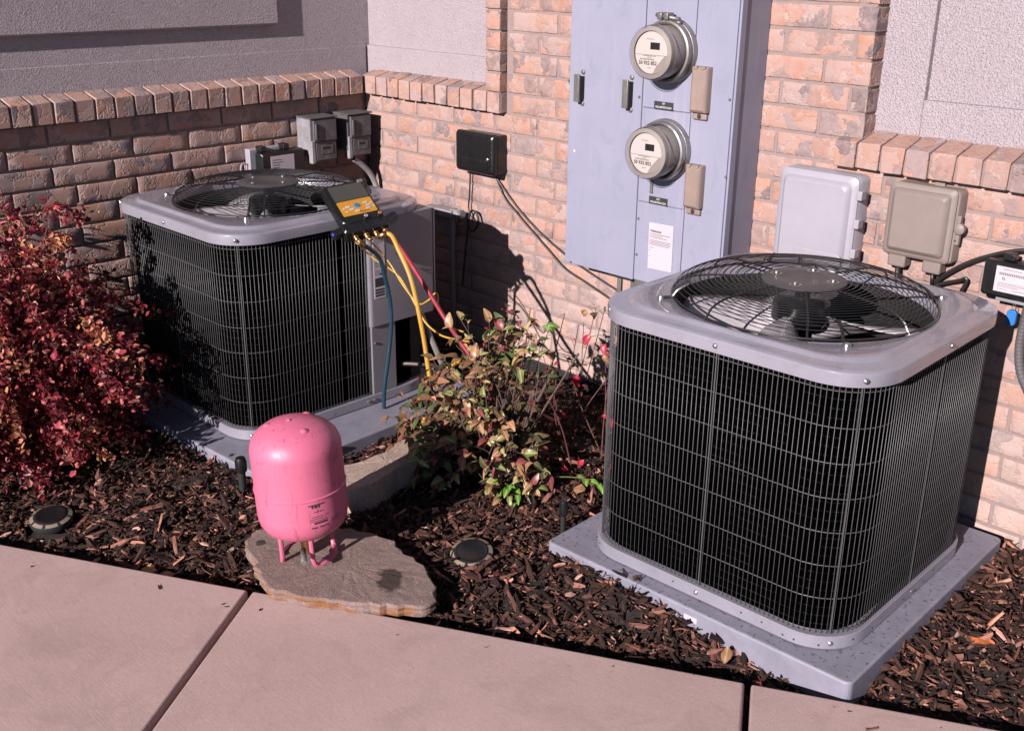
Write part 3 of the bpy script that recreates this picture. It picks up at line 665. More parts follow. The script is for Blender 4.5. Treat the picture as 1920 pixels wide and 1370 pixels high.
# sun-bleached conduit and line set in the shade behind the panel
MB().tube(spline([(h1 - .09, h1 - .02, .36), (h1 - .06, h1 + .02, .22), (h1 + .02, h1 + .03, .08), (h1 + .06, h1 + .06, -.02)], 8), .011, 8).build('liquid_line', 'dull_steel', unit1)
MB().tube(spline([(h1 - .04, .26, .11), (h1 + .04, .30, .12), (h1 + .10, .36, .10), (h1 + .14, .40, -.04)], 8), .009, 8).build('suction_line', 'cable_brown', unit1)

# pads
def pad(label, cx, cy, rz, w, d, th, mat, top=.065):
    o = MB().prism(rrect(w, d, .018, 4), -th, 0).build('equipment_pad', mat, bevel=.007, seg=3); o.location = (cx, cy, top); o.rotation_euler = (0, 0, rz)
    return tag(o, label, 'pad', 'pads under the condensing units')
pad_mat('pad_grey', (.170, .166, .208)); pad_mat('pad_grey_wet', (.176, .171, .214), 1)
pd = pad('grey plastic pad spattered with water under the right condensing unit', 2.556, -.552, .030, .936, .930, .085, 'pad_grey_wet')
MB().box((.008, -.4664, -.036), (.048, -.4648, -.020)).build('sticker', 'paper', pd)
pad('grey plastic pad under the left condensing unit, half shaded by the red bush', .675, -.905, .045, 1.0, 1.02, .075, 'pad_grey')

# ================================================================== METER CABINET
YP = -.165
cab = thing('meter_cabinet', 'tall lavender-grey electric meter cabinet on the brick wall', 'meter cabinet', (1.70, 0, .573))
MB().box((1.366, YP + .006, .575), (2.036, .0, 2.6)).build('cabinet_body', 'cabinet_paint', cab, bevel=.004, world=True)
def plate(x0, x1, z0, z1, name='cover_plate', y=YP, th=.01, mat='cabinet_paint', parent=cab): return MB().box((x0, y, z0), (x1, y + th, z1)).build(name, mat, parent, bevel=.002, world=True)
plate(1.363, 1.681, .572, 2.6, 'door'); plate(1.685, 1.878, 1.160, 2.6); plate(1.685, 1.878, .851, 1.157); plate(1.685, 1.878, .575, .848); plate(1.881, 2.030, .575, 2.6, 'side_plate')
MB().box((2.033, YP + .001, .574), (2.0405, YP + .03, 2.6)).build('corner_flange', 'cabinet_paint', cab, world=True, bevel=.002)
for hx in (1.422, 1.634):                                        # door handles
    hd = MB().box((hx - .013, YP - .030, 1.152), (hx + .010, YP - .022, 1.243)).box((hx - .013, YP - .028, 1.155), (hx - .009, YP + .002, 1.240)).build('handle', 'dull_steel', cab, bevel=.002, world=True)
    MB().box((hx - .008, YP - .021, 1.160), (hx + .010, YP - .001, 1.236)).build('handle_recess', 'matte_black', hd, world=True)
    for zz, s_ in ((1.243, 1), (1.152, -1)):
        MB().lathe([(.008, .0), (.008, .004), (.003, .006), (.0004, .006)], 12, Matrix.Translation((hx + .004, YP - .001, zz + s_ * .007)) @ Matrix.Rotation(math.pi / 2, 4, 'X'), True).build('rivet', 'dull_steel', hd, world=True)
for zc, lab in ((1.236, 0), (.935, 1)):                          # stained breaker covers
    bx = MB(); shell(bx, .062, .140, [(0, .004, 0), (0, .004, .02), (.003, .004, .026), (.010, .004, .031)], 1.921, zc, Matrix.Translation((0, YP, 0)) @ WALL_R, 4)
    br = bx.build('breaker_cover', 'stained_tan', cab, world=True)
    MB().box((1.894, YP - .012, zc - .092), (1.948, YP, zc - .070)).build('cover_lip', 'stained_tan', br, bevel=.005, world=True)
    for dx in (-.018, .012): MB().box((1.921 + dx, YP - .033, zc + .062), (1.921 + dx + .012, YP - .016, zc + .071)).build('hinge_knuckle', 'stained_tan', br, bevel=.002, world=True)
    MB().lathe([(.008, 0), (.005, .003), (.0004, .003)], 10, Matrix.Translation((1.921, YP - .0125, zc - .081)) @ Matrix.Rotation(math.pi / 2, 4, 'X')).build('cover_hole', 'ink', br, world=True)
for zc, num in ((1.1715, '97'), (.862, '101')):
    np_ = MB().box((1.735, YP - .0022, zc - .0125), (1.811, YP + .001, zc + .0125)).build('name_plate', 'ink', cab, world=True)
    TM = lambda z: Matrix.Translation((1.773, YP - .0026, z)) @ WALL_R
    text(num, .0105, TM(zc + .0058), 'lettering', 'ink_white', np_); text('HILLSBOROUGH', .0088, TM(zc - .0052), 'lettering', 'ink_white', np_)
nb = MB().add([(1.741, YP - .0012, .786), (1.842, YP - .0012, .789), (1.845, YP - .0018, .632), (1.744, YP - .0012, .628)], [(3, 2, 1, 0)]).build('notice_sheet', 'paper', cab, world=True)
text('TWISASSOR', .0088, Matrix.Translation((1.747, YP - .0024, .7585)) @ WALL_R, 'lettering', 'ink', nb, 'LEFT')
mb = MB()
for k, (z, x1) in enumerate([(.750, 1.832), (.744, 1.80), (.738, 1.82), (.728, 1.834), (.723, 1.834), (.718, 1.834), (.713, 1.83), (.702, 1.765), (.692, 1.752), (.672, 1.752)]): mb.box((1.747, YP - .0024, z - .0012), (x1, YP - .0020, z + .0006))
mb.build('printed_lines', 'ink_grey', nb, world=True)
hp = MB().box((1.738, YP - .006, .884), (1.749, YP, .925)).build('hasp', 'dull_steel', cab, bevel=.002, world=True)
for x, z in ((1.672, 1.19), (1.694, .79), (1.694, .665), (2.022, 1.215), (2.030, .98), (1.394, .577), (1.360, 1.215)): screw(cab, (x, YP - .0005, z), (0, -1, 0), .0045, 'dull_steel')
MB().box((1.600, -.150, .505), (1.618, -.138, .574)).box((1.66, -.150, .48), (1.73, -.06, .574)).build('bottom_bracket', 'dull_steel', cab, bevel=.002, world=True)
MB().box((1.575, YP - .003, .566), (1.68, YP + .01, .5715)).build('bottom_lip', 'matte_black', cab, world=True)
def meter(label, x, z, clamp):
    t = thing('electric_meter', label, 'electric meter', (x, YP, z), 0, 'meters on the cabinet')
    M = Matrix.Rotation(math.pi / 2, 4, 'X')                     # local +z axis points away from the wall
    def L(prof, name, mat, par, n=48, c0=False, c1=False): return MB().lathe(prof, n, M, c0, c1).build(name, mat, par)
    L([(.100, -.002), (.100, .012), (.096, .018), (.090, .020)], 'socket_ring', 'dull_steel', t)
    rg = L([(.088, .016), (.095, .020), (.097, .030), (.094, .040), (.088, .042), (.083, .038)], 'locking_ring', 'steel' if not clamp else 'dull_steel', t)
    L([(.080, .02), (.078, .105), (.066, .108), (.066, .100), (.0005, .099)], 'meter_base', 'meter_grey', t)
    gl = L([(.083, .036), (.083, .100), (.081, .112), (.074, .120), (.066, .1215), (.0005, .1225)], 'glass_cover', 'clear_glass', t)
    L([(.0838, .085), (.0846, .088), (.0838, .091)], 'glass_rim', 'meter_grey', gl)
    fc = L([(.0642, .1), (.0642, .103), (.0005, .103)], 'dial_face', 'face_grey', t, 48)
    def arc(a0, a1, r=.0625, n=20): return [(r * math.cos(a0 + (a1 - a0) * i / n), r * math.sin(a0 + (a1 - a0) * i / n)) for i in range(n + 1)]
    def sheet(poly, o_, name, mat): return MB().add([M @ Vector((a, b_, o_)) for a, b_ in poly], [tuple(range(len(poly)))]).build(name, mat, fc)
    sheet(arc(-.10, math.pi + .10), .1045, 'upper_card', 'face_white')
    sheet([(-.0622, -.008)] + arc(math.pi + .135, 1.50 * math.pi + .15, .0622) + [(.022, -.040), (.052, -.008)], .1042, 'number_card', 'face_white')
    MB().add([M @ Vector(p) for p in ((-.004, .010, .1055), (.032, .010, .1055), (.032, .031, .1055), (-.004, .031, .1055))], [(0, 1, 2, 3)]).build('display', 'lcd', fc)
    T = lambda u, v: Matrix.Translation((x, YP, z)) @ M @ Matrix.Translation((u, v, .1052))
    text('50 932 852', .0155, T(-.012, -.0315), 'lettering', 'ink', fc)
    mb = MB()
    for k in range(26): 
        if k % 3 != 2: mb.add([M @ Vector((-.042 + k * .0021 + a, b_, .1049)) for a, b_ in ((0, -.0225), (.0014, -.0225), (.0014, -.0175), (0, -.0175))], [(0, 1, 2, 3)])
    for w, v in ((.028, .0395), (.016, -.0145), (.014, -.0465), (.05, -.0105)): mb.add([M @ Vector((a - .006, v + b_, .1049)) for a, b_ in ((-w / 2, 0), (w / 2, 0), (w / 2, .0016), (-w / 2, .0016))], [(0, 1, 2, 3)])
    mb.build('barcode', 'ink_grey', fc)
    if clamp:
        MB().box((-.030, -.048, .094), (-.012, -.014, .116)).box((-.004, -.048, .094), (.012, -.014, .116)).build('clamp_ears', 'dull_steel', rg, bevel=.004)
        MB().tube([(-.042, -.034, .108), (.048, -.034, .098)], .0065, 8).tube([(.03, -.03, .09), (.05, -.03, .088)], .005, 8).build('clamp_bolt', 'dull_steel', rg)
    return t
meter('round glass electric meter, the upper one, with a bolted clamp ring', 1.792, 1.343, True)
meter('round glass electric meter, the lower one, with a plain bright ring', 1.792, 1.034, False)

# ================================================================== WALL BOXES
wb = thing('utility_box', 'white plastic utility box just right of the meter cabinet', 'utility box', (2.295, 0, .88))
mb = MB(); shell(mb, .262, .40, [(0, .02, 0), (0, .02, .045), (.004, .02, .055)], 2.298, .822, WALL_R); mb.build('box_back', 'white_plastic', wb, world=True)
mb = MB(); shell(mb, .258, .388, [(-.004, .022, .052), (-.004, .022, .060), (.003, .024, .066), (.014, .022, .068), (.020, .020, .078), (.028, .018, .083)], 2.292, .822, WALL_R); lid = mb.build('lid', 'white_plastic', wb, world=True)
mb = MB(); shell(mb, .16, .10, [(0, .014, .078), (0, .014, .0845), (.003, .012, .0855)], 2.325, .735, WALL_R); mb.build('lid_step', 'white_plastic', lid, world=True)
for z in (.97, .885, .795): MB().box((2.426, -.075, z - .014), (2.444, -.045, z + .014)).build('latch', 'white_plastic', wb, bevel=.003, world=True)
for z in (.945, .86): MB().box((2.158, -.05, z - .012), (2.170, -.02, z + .012)).build('hinge_tab', 'white_plastic', wb, bevel=.002, world=True)
tb = thing('utility_box', 'tan plastic utility box under the right brick ledge', 'utility box', (2.62, 0, .91))
mb = MB(); shell(mb, .200, .212, [(0, .014, 0), (0, .014, .035), (.003, .014, .042)], 2.623, .918, WALL_R); mb.build('box_back', 'tan_plastic', tb, world=True)
mb = MB(); shell(mb, .196, .208, [(0, .014, .042), (-.002, .014, .050), (.004, .014, .056), (.012, .013, .057), (.016, .012, .066), (.026, .008, .072)], 2.616, .920, WALL_R); mb.build('lid', 'tan_plastic', tb, world=True)
for x in (2.562, 2.668): MB().box((x - .027, -.048, .778), (x + .027, -.006, .822)).build('cable_port', 'tan_plastic', tb, bevel=.006, world=True)
lt = MB().lathe([(.016, 0), (.016, .014), (.010, .018), (.0005, .018)], 18, Matrix.Translation((2.728, -.028, .918)) @ Matrix.Rotation(math.pi / 2, 4, 'X'), True).build('latch', 'tan_plastic', tb, world=True)
MB().box((2.718, -.040, .932), (2.730, -.028, .955)).box((2.712, -.040, .872), (2.732, -.026, .900)).build('latch_plate', 'tan_plastic', lt, bevel=.002, world=True)
MB().lathe([(.0035, 0), (.0004, .0004)], 8, Matrix.Translation((2.722, -.0405, .884)) @ Matrix.Rotation(math.pi / 2, 4, 'X')).build('latch_hole', 'ink', lt, world=True)
MB().box((2.628, -.012, 1.020), (2.658, -.004, 1.037)).build('mounting_tab', 'tan_plastic', tb, bevel=.002, world=True)
MB().tube([(2.562, -.03, .78), (2.566, -.03, .70)], .008, 8).tube([(2.668, -.03, .78), (2.672, -.03, .74)], .006, 8).build('cable_gland', 'cable_black', tb, world=True)
rb = thing('surge_protector', 'black box with white label at the right edge, blue tag beneath', 'electrical box', (2.93, 0, .81))
mb = MB(); shell(mb, .26, .088, [(0, .01, .0), (0, .01, .055), (.004, .010, .062)], 2.965, .812, WALL_R); mb.build('box_body', 'black_plastic', rb, world=True)
mb = MB(); shell(mb, .27, .098, [(0, .01, .060), (0, .01, .080), (.005, .010, .087)], 2.965, .814, WALL_R); bxl = mb.build('box_front', 'black_plastic', rb, world=True)
lb = MB().box((2.866, -.0882, .782), (3.06, -.0868, .852)).build('rating_label', 'paper', bxl, world=True)
mb = MB()
for k in range(17): mb.box((2.876 + k * .0048, -.0892, .829), (2.879 + k * .0048, -.0886, .836))
mb.box((2.884, -.0892, .8445), (2.900, -.0886, .8462)); mb.box((2.900, -.0892, .844), (2.935, -.0886, .8452))
for z, a, c in ((.8065, 2.874, 2.960), (.802, 2.874, 2.95), (.797, 2.874, 2.93), (.79, 2.876, 2.90), (.79, 2.915, 2.95)): mb.box((a, -.0892, z), (c, -.0886, z + .0011))
mb.build('printed_lines', 'ink_grey', bxl, world=True)
text('72', .010, Matrix.Translation((2.889, -.0894, .8185)) @ WALL_R, 'lettering', 'ink', bxl)
MB().box((2.872, -.075, .866), (2.905, -.045, .885)).build('hinge_clip', 'black_plastic', rb, bevel=.003, world=True)
MB().box((2.868, -.066, .750), (3.03, -.03, .765)).build('bottom_flange', 'grey_conduit', rb, bevel=.002, world=True)
tg = tag(MB().tube([(2.918, -.055, .752), (2.912, -.056, .735), (2.922, -.056, .735), (2.920, -.055, .752)], .0012, 6).add(*[[]] * 2).build('padlock', 'steel'), 'small blue padlock tag hanging below the black box on the right', 'padlock')
mb = MB(); shell(mb, .026, .044, [(0, .010, .050), (0, .010, .060), (.002, .009, .062)], 2.916, .708, WALL_R, 5); mb.build('padlock_body', 'tag_blue', tg)
cd = MB(); pts = spline([(2.947, -.035, .752), (2.944, -.036, .69), (2.945, -.037, .62), (2.962, -.037, .55), (3.01, -.034, .47), (3.07, -.03, .38)], 26)
cd.tube(pts, [.0125 if i % 4 < 2 else .0118 for i in range(len(pts))], 14); tag(cd.build('flexible_conduit', 'box_grey'), 'dark ribbed conduit hanging below the black box on the right', 'conduit')
cb = MB().tube(spline([(2.66, -.02, .70), (2.675, -.022, .748), (2.739, -.022, .808), (2.808, -.022, .851), (2.904, -.022, .888), (3.05, -.02, .91)], 12), .0065, 8)
tag(cb.build('cable', 'cable_black'), 'thick black cable arching up the brick to the right edge', 'cable')
cb = MB().tube(spline([(2.655, -.028, .722), (2.70, -.028, .752), (2.748, -.03, .772), (2.765, -.03, .782), (2.768, -.03, .770), (2.752, -.03, .725), (2.745, -.03, .69)], 8), .005, 8)
tag(cb.build('cable', 'cable_black'), 'short black cable bent to a point beside the tan box', 'cable')
# black box in the left part of the sunlit wall
kb = thing('junction_box', 'glossy black box on the sunlit brick left of the meter cabinet', 'junction box', (.785, 0, .87))
mb = MB(); shell(mb, .205, .150, [(0, .008, 0), (0, .008, .05), (.003, .008, .052)], .792, .882, WALL_R); mb.build('box_body', 'black_plastic', kb, world=True)
mb = MB(); shell(mb, .222, .160, [(.004, .012, .050), (0, .012, .054), (0, .012, .066), (.004, .014, .074), (.012, .012, .078)], .784, .882, WALL_R, 8); kl = mb.build('lid', 'black_plastic', kb, world=True)
mb = MB(); shell(mb, .17, .055, [(0, .01, .072), (.002, .01, .081), (.012, .008, .083)], .780, .838, WALL_R, 6); mb.build('lid_step', 'black_plastic', kl, world=True)
MB().lathe([(.007, 0), (.007, .006), (.004, .008), (.0004, .008)], 12, Matrix.Translation((.866, -.078, .866)) @ Matrix.Rotation(math.pi / 2, 4, 'X')).build('lock', 'steel', kl, world=True)
for nm_, lab, P, r_ in (('cable', 'upper of two thin brown cables running from the black box to the cabinet', [(.845, -.012, .785), (.90, -.012, .735), (.99, -.012, .665), (1.10, -.012, .60), (1.22, -.012, .545), (1.33, -.012, .505), (1.50, -.012, .455)], .0034),
                        ('cable', 'lower of two thin brown cables running from the black box behind the right unit', [(.842, -.014, .78), (.895, -.014, .71), (.965, -.014, .66), (1.03, -.014, .615), (1.13, -.014, .55), (1.225, -.014, .49), (1.34, -.014, .455), (1.52, -.014, .40)], .0034)):
    tag(MB().tube(spline(P, 8), r_, 6).build(nm_, 'cable_brown'), lab, 'cable')
ob = thing('outlet_box', 'grey weatherproof outlet on a conduit stub behind the left unit', 'outlet', (.56, 0, .6))
MB().box((.470, -.075, .590), (.640, -.03, .622)).box((.49, -.03, .50), (.60, -.0, .618)).build('outlet_hood', 'grey_conduit', ob, bevel=.005, world=True)
MB().box((.478, -.098, .548), (.540, -.085, .598)).build('outlet_lid', 'box_grey', ob, bevel=.004, world=True)
MB().tube([(.618, -.045, .625), (.618, -.045, -.02)], .0125, 12).build('conduit_riser', 'grey_conduit', ob, world=True)
MB().tube([(.62, -.045, .608), (.68, -.045, .610)], .017, 14).build('conduit_fitting', 'grey_conduit', ob, world=True)
for k, x in enumerate((.662, .672)): MB().tube([(x + .004 * math.sin(a), -.045 + .024 * math.cos(a), .596 + .03 * math.sin(a)) for a in [2 * math.pi * i / 22 for i in range(22)]], .003, 6, True).build('cable_tie', 'dull_steel', ob, world=True)
mb = MB().tube(spline([(.700, -.018, .80), (.695, -.018, .70), (.688, -.018, .64), (.705, -.02, .60), (.735, -.022, .565), (.755, -.024, .59), (.745, -.024, .625), (.715, -.022, .628), (.692, -.022, .60), (.69, -.024, .56), (.72, -.026, .545), (.75, -.026, .575), (.748, -.026, .615), (.72, -.026, .633), (.70, -.026, .60), (.68, -.03, .45), (.66, -.03, .30)], 8), .0036, 6)
tag(mb.build('cable', 'cable_black'), 'black cable dropping from the black box into a small coil', 'cable')
# boxes on the left wall
def disconnect(label, y0, y1, z0, z1, dep, strip):
    t = thing('disconnect_box', label, 'disconnect box', (0, (y0 + y1) / 2, z0), 0, 'disconnect boxes on the left wall')
    cy, cz = (y0 + y1) / 2, (z0 + z1) / 2
    MB().box((0, y0, z0 + .03), (dep - .012, y1, z1)).build('box_body', 'chalk_grey' if strip else 'box_grey', t, bevel=.003, world=True)
    MB().box((0, y0 - .006, z1), (dep + .004, y1 + .005, z1 + .006)).build('rain_top', 'box_grey', t, bevel=.002, world=True)
    ld = MB().box((dep - .012, y0 + .012, z0 + .085), (dep, y1 - .001, z1 - .003)).build('lid', 'box_grey', t, bevel=.004, world=True)
    MB().box((dep, y0 + .016, z0 + .095), (dep + .008, y0 + .026, z1 - .02)).build('lid_handle', 'box_grey', ld, bevel=.003, world=True)
    MB().box((dep + .0002, y0 + .028, z0 + .097), (dep + .002, y0 + .034, z1 - .022)).build('lid_groove', 'matte_black', ld, world=True)
    fr = MB().box((dep - .02, y0 + .024, z0 + .004), (dep - .006, y1 - .002, z0 + .085)).build('lower_front', 'box_grey', t, bevel=.003, world=True)
    MB().box((dep - .0065, y0 + .05, z0 + .03), (dep - .004, y1 - .02, z0 + .068)).build('embossed_plate', 'box_grey', fr, bevel=.001, world=True)
    MB().box((dep - .0042, y0 + .056, z0 + .052), (dep - .0032, y1 - .035, z0 + .060)).build('embossed_text', 'matte_black', fr, world=True)
    MB().box((dep - .045, y0 + .002, z0 - .006), (dep - .006, y0 + .022, z0 + .09)).build('side_hood', 'chalk_grey', t, bevel=.004, world=True)
disconnect('chalky grey disconnect box on the left wall, nearer the camera', -.372, -.242, .785, .966, .108, True)
disconnect('dark grey disconnect box tucked in the wall corner', -.182, -.060, .785, .966, .112, False)
sl = thing('surge_protector', 'black box with silver label and white bracket behind the left fan guard', 'electrical box', (0, -.53, .74))
MB().box((0, -.632, .70), (.035, -.46, .862)).build('bracket', 'white_plastic', sl, bevel=.004, world=True)
mb = MB(); shell(mb, .21, .16, [(0, .012, .034), (0, .012, .075), (.005, .012, .083)], -.500, .770, WALL_L); fb = mb.build('box_front', 'black_plastic', sl, world=True)
MB().box((.0832, -.563, .74), (.0845, -.45, .832)).build('rating_label', 'paper', fb, world=True)
mb = MB()
for k in range(7): mb.box((.0846, -.556, .752 + k * .0105), (.0852, -.556 + random.uniform(.03, .05), .7545 + k * .0105))
mb.build('printed_lines', 'ink_grey', fb, world=True)
for y in (-.585, -.475): MB().box((.03, y - .014, .852), (.07, y + .014, .874)).build('latch', 'black_plastic', sl, bevel=.003, world=True)
MB().tube(spline([(.02, -.632, .80), (.02, -.66, .805), (.02, -.668, .78), (.02, -.655, .755), (.02, -.632, .757)], 6), .004, 6).build('bracket_loop', 'white_plastic', sl, world=True)
pts = spline([(.085, -.145, .772), (.088, -.105, .745), (.092, -.062, .70), (.095, -.035, .645), (.10, -.03, .58), (.12, -.06, .45), (.20, -.12, .3)], 18)
tag(MB().tube(pts, .0125, 12).build('flexible_conduit', 'grey_conduit'), 'light grey conduit curving down from the corner disconnect box', 'conduit')
# black edging and loose tube along the foot of the sunlit wall
tag(MB().box((.95, -.018, -.03), (1.52, -.004, .066)).build('foundation_strip', 'edging', bevel=.003), 'black strip along the foot of the wall behind the shrub', 'edging')

# ================================================================== CYLINDER AND STONES
# flat flagstone
random.seed(21)
def stone(name, mat, outline, ztop, thick, label, cat, tilt=(0, 0), jag=.008):
    cx = sum(p[0] for p in outline) / len(outline); cy = sum(p[1] for p in outline) / len(outline)
    P = []
    for i, p in enumerate(outline):
        q = outline[(i + 1) % len(outline)]; n = max(2, int(math.dist(p, q) / .022))
        for k in range(n):
            t = k / n; x = p[0] + (q[0] - p[0]) * t; y = p[1] + (q[1] - p[1]) * t
            nn = noise.noise(Vector((x * 28, y * 28, 1))) * jag + noise.noise(Vector((x * 75, y * 75, 7))) * jag * .5
            d = Vector((x - cx, y - cy)).normalized(); P.append((x + d.x * nn, y + d.y * nn))
    zt = lambda x, y: ztop + tilt[0] * (x - cx) + tilt[1] * (y - cy)
    sc = lambda s, dz, jg=0: [Vector((cx + (x - cx) * s, cy + (y - cy) * s, zt(x, y) + dz + jg * noise.noise(Vector((x * 40, y * 40, dz * 90))))) for x, y in P]
    mb = MB().loft([sc(.985, -thick, .004), sc(1.0, -thick * .75, .003), sc(.992, -thick * .45, .003), sc(1.004, -thick * .2, .002), sc(.995, -.002, .001), sc(.975, 0, .001), sc(.75, 0, .0015), sc(.45, 0, .0015), sc(.18, 0, .0015)], True, True, False)
    return tag(mb.build(name, mat), label, cat)
stone('flagstone', 'flagstone', [(1.463, -1.585), (1.500, -1.640), (1.640, -1.700), (1.756, -1.732), (1.859, -1.688), (2.005, -1.586), (2.105, -1.497), (2.112, -1.475), (2.058, -1.410), (1.955, -1.368), (1.874, -1.362), (1.800, -1.340), (1.718, -1.350), (1.573, -1.432)], .062, .034, 'flat brown flagstone with orange edge under the pink cylinder', 'stone', jag=.016)
stone('edging_stone', 'sandstone', [(1.36, -1.27), (1.44, -1.33), (1.53, -1.295), (1.545, -1.20), (1.51, -1.09), (1.505, -.98), (1.49, -.87), (1.41, -.84), (1.345, -.91), (1.40, -1.04), (1.40, -1.16)], .108, .115, 'long pale sandstone block behind the pink cylinder', 'stone', jag=.012)
# pink refrigerant cylinder standing on its valve guard
tk = thing('gas_cylinder', 'scuffed pink steel gas cylinder standing upside down on the flagstone', 'gas cylinder', (1.684, -1.553, .060))
AX = (Vector((0, 0, 1)) + Vector((-.709, -.705, 0)) * .050 + Vector((-.66, .66, 0)) * .0).normalized()
MT = AX.to_track_quat('Z', 'Y').to_matrix().to_4x4() @ Matrix.Rotation(math.radians(20), 4, 'Z')
RB = .123; zb, zt_ = .088, .412
prof = [(.0005, zb - .012), (.055, zb - .010), (.088, zb), (.108, zb + .014), (.119, zb + .034), (RB, zb + .058), (RB, zb + .064), (RB, zb + .127), (RB, zb + .130), (RB + .0022, zb + .132), (RB + .0022, zb + .1345), (RB - .0006, zb + .137), (RB - .0006, zb + .140), (RB - .0006, zt_ - .082), (RB - .0006, zt_ - .077), (RB - .003, zt_ - .066), (.114, zt_ - .050), (.100, zt_ - .033), (.078, zt_ - .018), (.048, zt_ - .007), (.02, zt_ - .001), (.0005, zt_)]
tb_ = MB().lathe(prof, 72, MT).build('tank', 'pink_enamel', tk)
for a in (0.3, 2.4, 4.5): MB().lathe([(.013, -.004), (.009, .0005), (.004, .0025), (.0004, .003)], 14, MT @ Matrix.Translation((.065 * math.cos(a), .065 * math.sin(a), zt_ - .012))).build('weld_nub', 'pink_enamel', tb_)
MB().lathe([(.006, 0), (.004, .003), (.0004, .004)], 10, MT @ Matrix.Translation((.01, -.01, zt_))).build('weld_nub', 'pink_enamel', tb_)
def strap(a0, a1, n=14, r=.078, zl=-.0585):
    """one loop of the valve guard: two legs and a foot rail, a flat bent strip"""
    pts = [(r, a0, zb + .01), (r, a0, -.030), (r * .99, a0 + .05, -.046), (r * .97, a0 + .16, -.053)]
    for i in range(n + 1): pts.append((r * .96, a0 + .2 + (a1 - a0 - .4) * i / n, -.055))
    pts += [(r * .97, a1 - .16, -.053), (r * .99, a1 - .05, -.046), (r, a1, -.030), (r, a1, zb + .01)]
    return [MT @ Vector((q * math.cos(a), q * math.sin(a), z + .055)) for q, a, z in pts]
for k in range(2):
    a = -2.18 + k * math.pi
    MB().tube(strap(a - .95, a + .95), .0068, 8).build('guard_loop', 'pink_enamel', tk)
    MB().tube([p * 1.0 + MT.to_3x3() @ Vector((0, 0, .012)) for p in strap(a - .78, a + .78, r=.074)[4:-4]], .0035, 6).build('guard_rail', 'pink_enamel', tk)
MB().lathe([(.018, .01), (.018, .05), (.03, .055), (.03, .08)], 16, MT).build('valve', 'brass', tk)
MB().tube([MT @ Vector((.06, -.02, .05)), MT @ Vector((.135, -.03, .052))], .008, 8).build('valve_port', 'dull_steel', tk)
def on_tank(a, z, o_=.0006): return MT @ Vector(((RB + o_) * math.cos(a), (RB + o_) * math.sin(a), z))
mb = MB(); A0 = .02
rows = [(.118, -.02, .30, .0035), (.111, .02, .2, .008), (.098, .08, .26, .003), (.084, -.02, .36, .0018), (.078, -.02, .30, .0018), (.072, -.02, .34, .0018), (.064, -.01, .32, .0055), (.052, .0, .12, .0035), (.052, .15, .24, .0035), (.052, .27, .36, .0035), (.066, .40, .62, .0018), (.06, .40, .62, .0018)]
for z, a, b_, th in rows:
    n = 10
    for i in range(n):
        if random.random() < .16: continue
        p, q = A0 + 1.15 * (a + (b_ - a) * i / n), A0 + 1.15 * (a + (b_ - a) * (i + .86) / n)
        mb.add([on_tank(p, zb + z), on_tank(q, zb + z), on_tank(q, zb + z + th), on_tank(p, zb + z + th)], [(0, 1, 2, 3)])
mb.build('printed_label', 'ink', tb_)

# landscape lights and risers
def puck(label, x, y, z, tiltv):
    t = thing('path_light', label, 'path light', (x, y, z), 0, 'disc path lights in the mulch'); Q = Vector(tiltv).normalized().to_track_quat('Z', 'Y').to_matrix().to_4x4()
    MB().lathe([(.036, -.03), (.060, -.012), (.0635, .0), (.061, .009), (.050, .0135), (.045, .014)], 40, Q).build('housing', 'matte_black', t)
    MB().lathe([(.046, .0135), (.045, .0165), (.040, .018), (.036, .0165), (.0005, .017)], 40, Q).build('cap', 'black_plastic', t)
    for k in range(8):
        a0 = k * math.pi / 4 + .08; vs_ = []
        for i in range(7):
            a = a0 + .62 * i / 6
            for r, z_ in ((.0612, .0095), (.0502, .0142)): vs_.append(Q @ Vector((r * math.cos(a), r * math.sin(a), z_)))
        MB().add(vs_, [(2 * i, 2 * i + 2, 2 * i + 3, 2 * i + 1) for i in range(6)]).build('lens', 'lens_pale', t)
puck('round black disc light in the mulch right of the flagstone', 1.955, -1.185, .020, (.12, -.20, 1)); puck('round black disc light in the mulch under the red bush', .925, -1.955, .022, (.1, -.1, 1))
def riser(label, x, y, z1, r):
    t = thing('sprinkler_riser', label, 'sprinkler', (x, y, -.02), 0, 'black sprinkler risers')
    MB().tube([(0, 0, 0), (0, 0, z1 - .03)], r, 12).build('riser_pipe', 'matte_black', t); MB().lathe([(r * 1.0, z1 - .05), (r * 1.5, z1 - .045), (r * 1.55, z1 - .012), (r * 1.2, z1), (.0005, z1 + .002)], 16).build('riser_head', 'black_plastic', t)
riser('thin black sprinkler riser left of the right condensing unit', 2.052, -.905, .148, .0085); riser('black sprinkler riser behind the pink cylinder at the left pad', 1.188, -1.455, .17, .012)

# ================================================================== GAUGE AND HOSES
GA = Vector((.278, .955, .101)).normalized(); GN = Vector((.416, -.214, .884)); GN = (GN - GA * GN.dot(GA)).normalized(); GU = GN.cross(GA)
GC = Vector((1.003, -.838, .826))
gz = thing('manifold_gauge', 'dark digital manifold gauge with yellow keypad on the left unit', 'gauge', tuple(GC))
GM = Matrix.Translation(GC) @ Matrix(((GA.x, GU.x, GN.x, 0), (GA.y, GU.y, GN.y, 0), (GA.z, GU.z, GN.z, 0), (0, 0, 0, 1)))
def G(mb, name, mat, par=gz, **k): return mb.xf(GM).build(name, mat, par, world=True, **k)
mb = MB(); shell(mb, .152, .205, [(.006, .02, -.038), (0, .02, -.030), (0, .02, -.004), (.004, .02, .003), (.009, .018, .0035)], 0, .012, ID, 6); bd_ = G(mb, 'body', 'black_plastic')
mb = MB(); shell(mb, .122, .078, [(0, .006, .002), (0, .006, .0042)], .004, .062, ID, 4); G(mb, 'screen', 'gauge_screen', bd_)
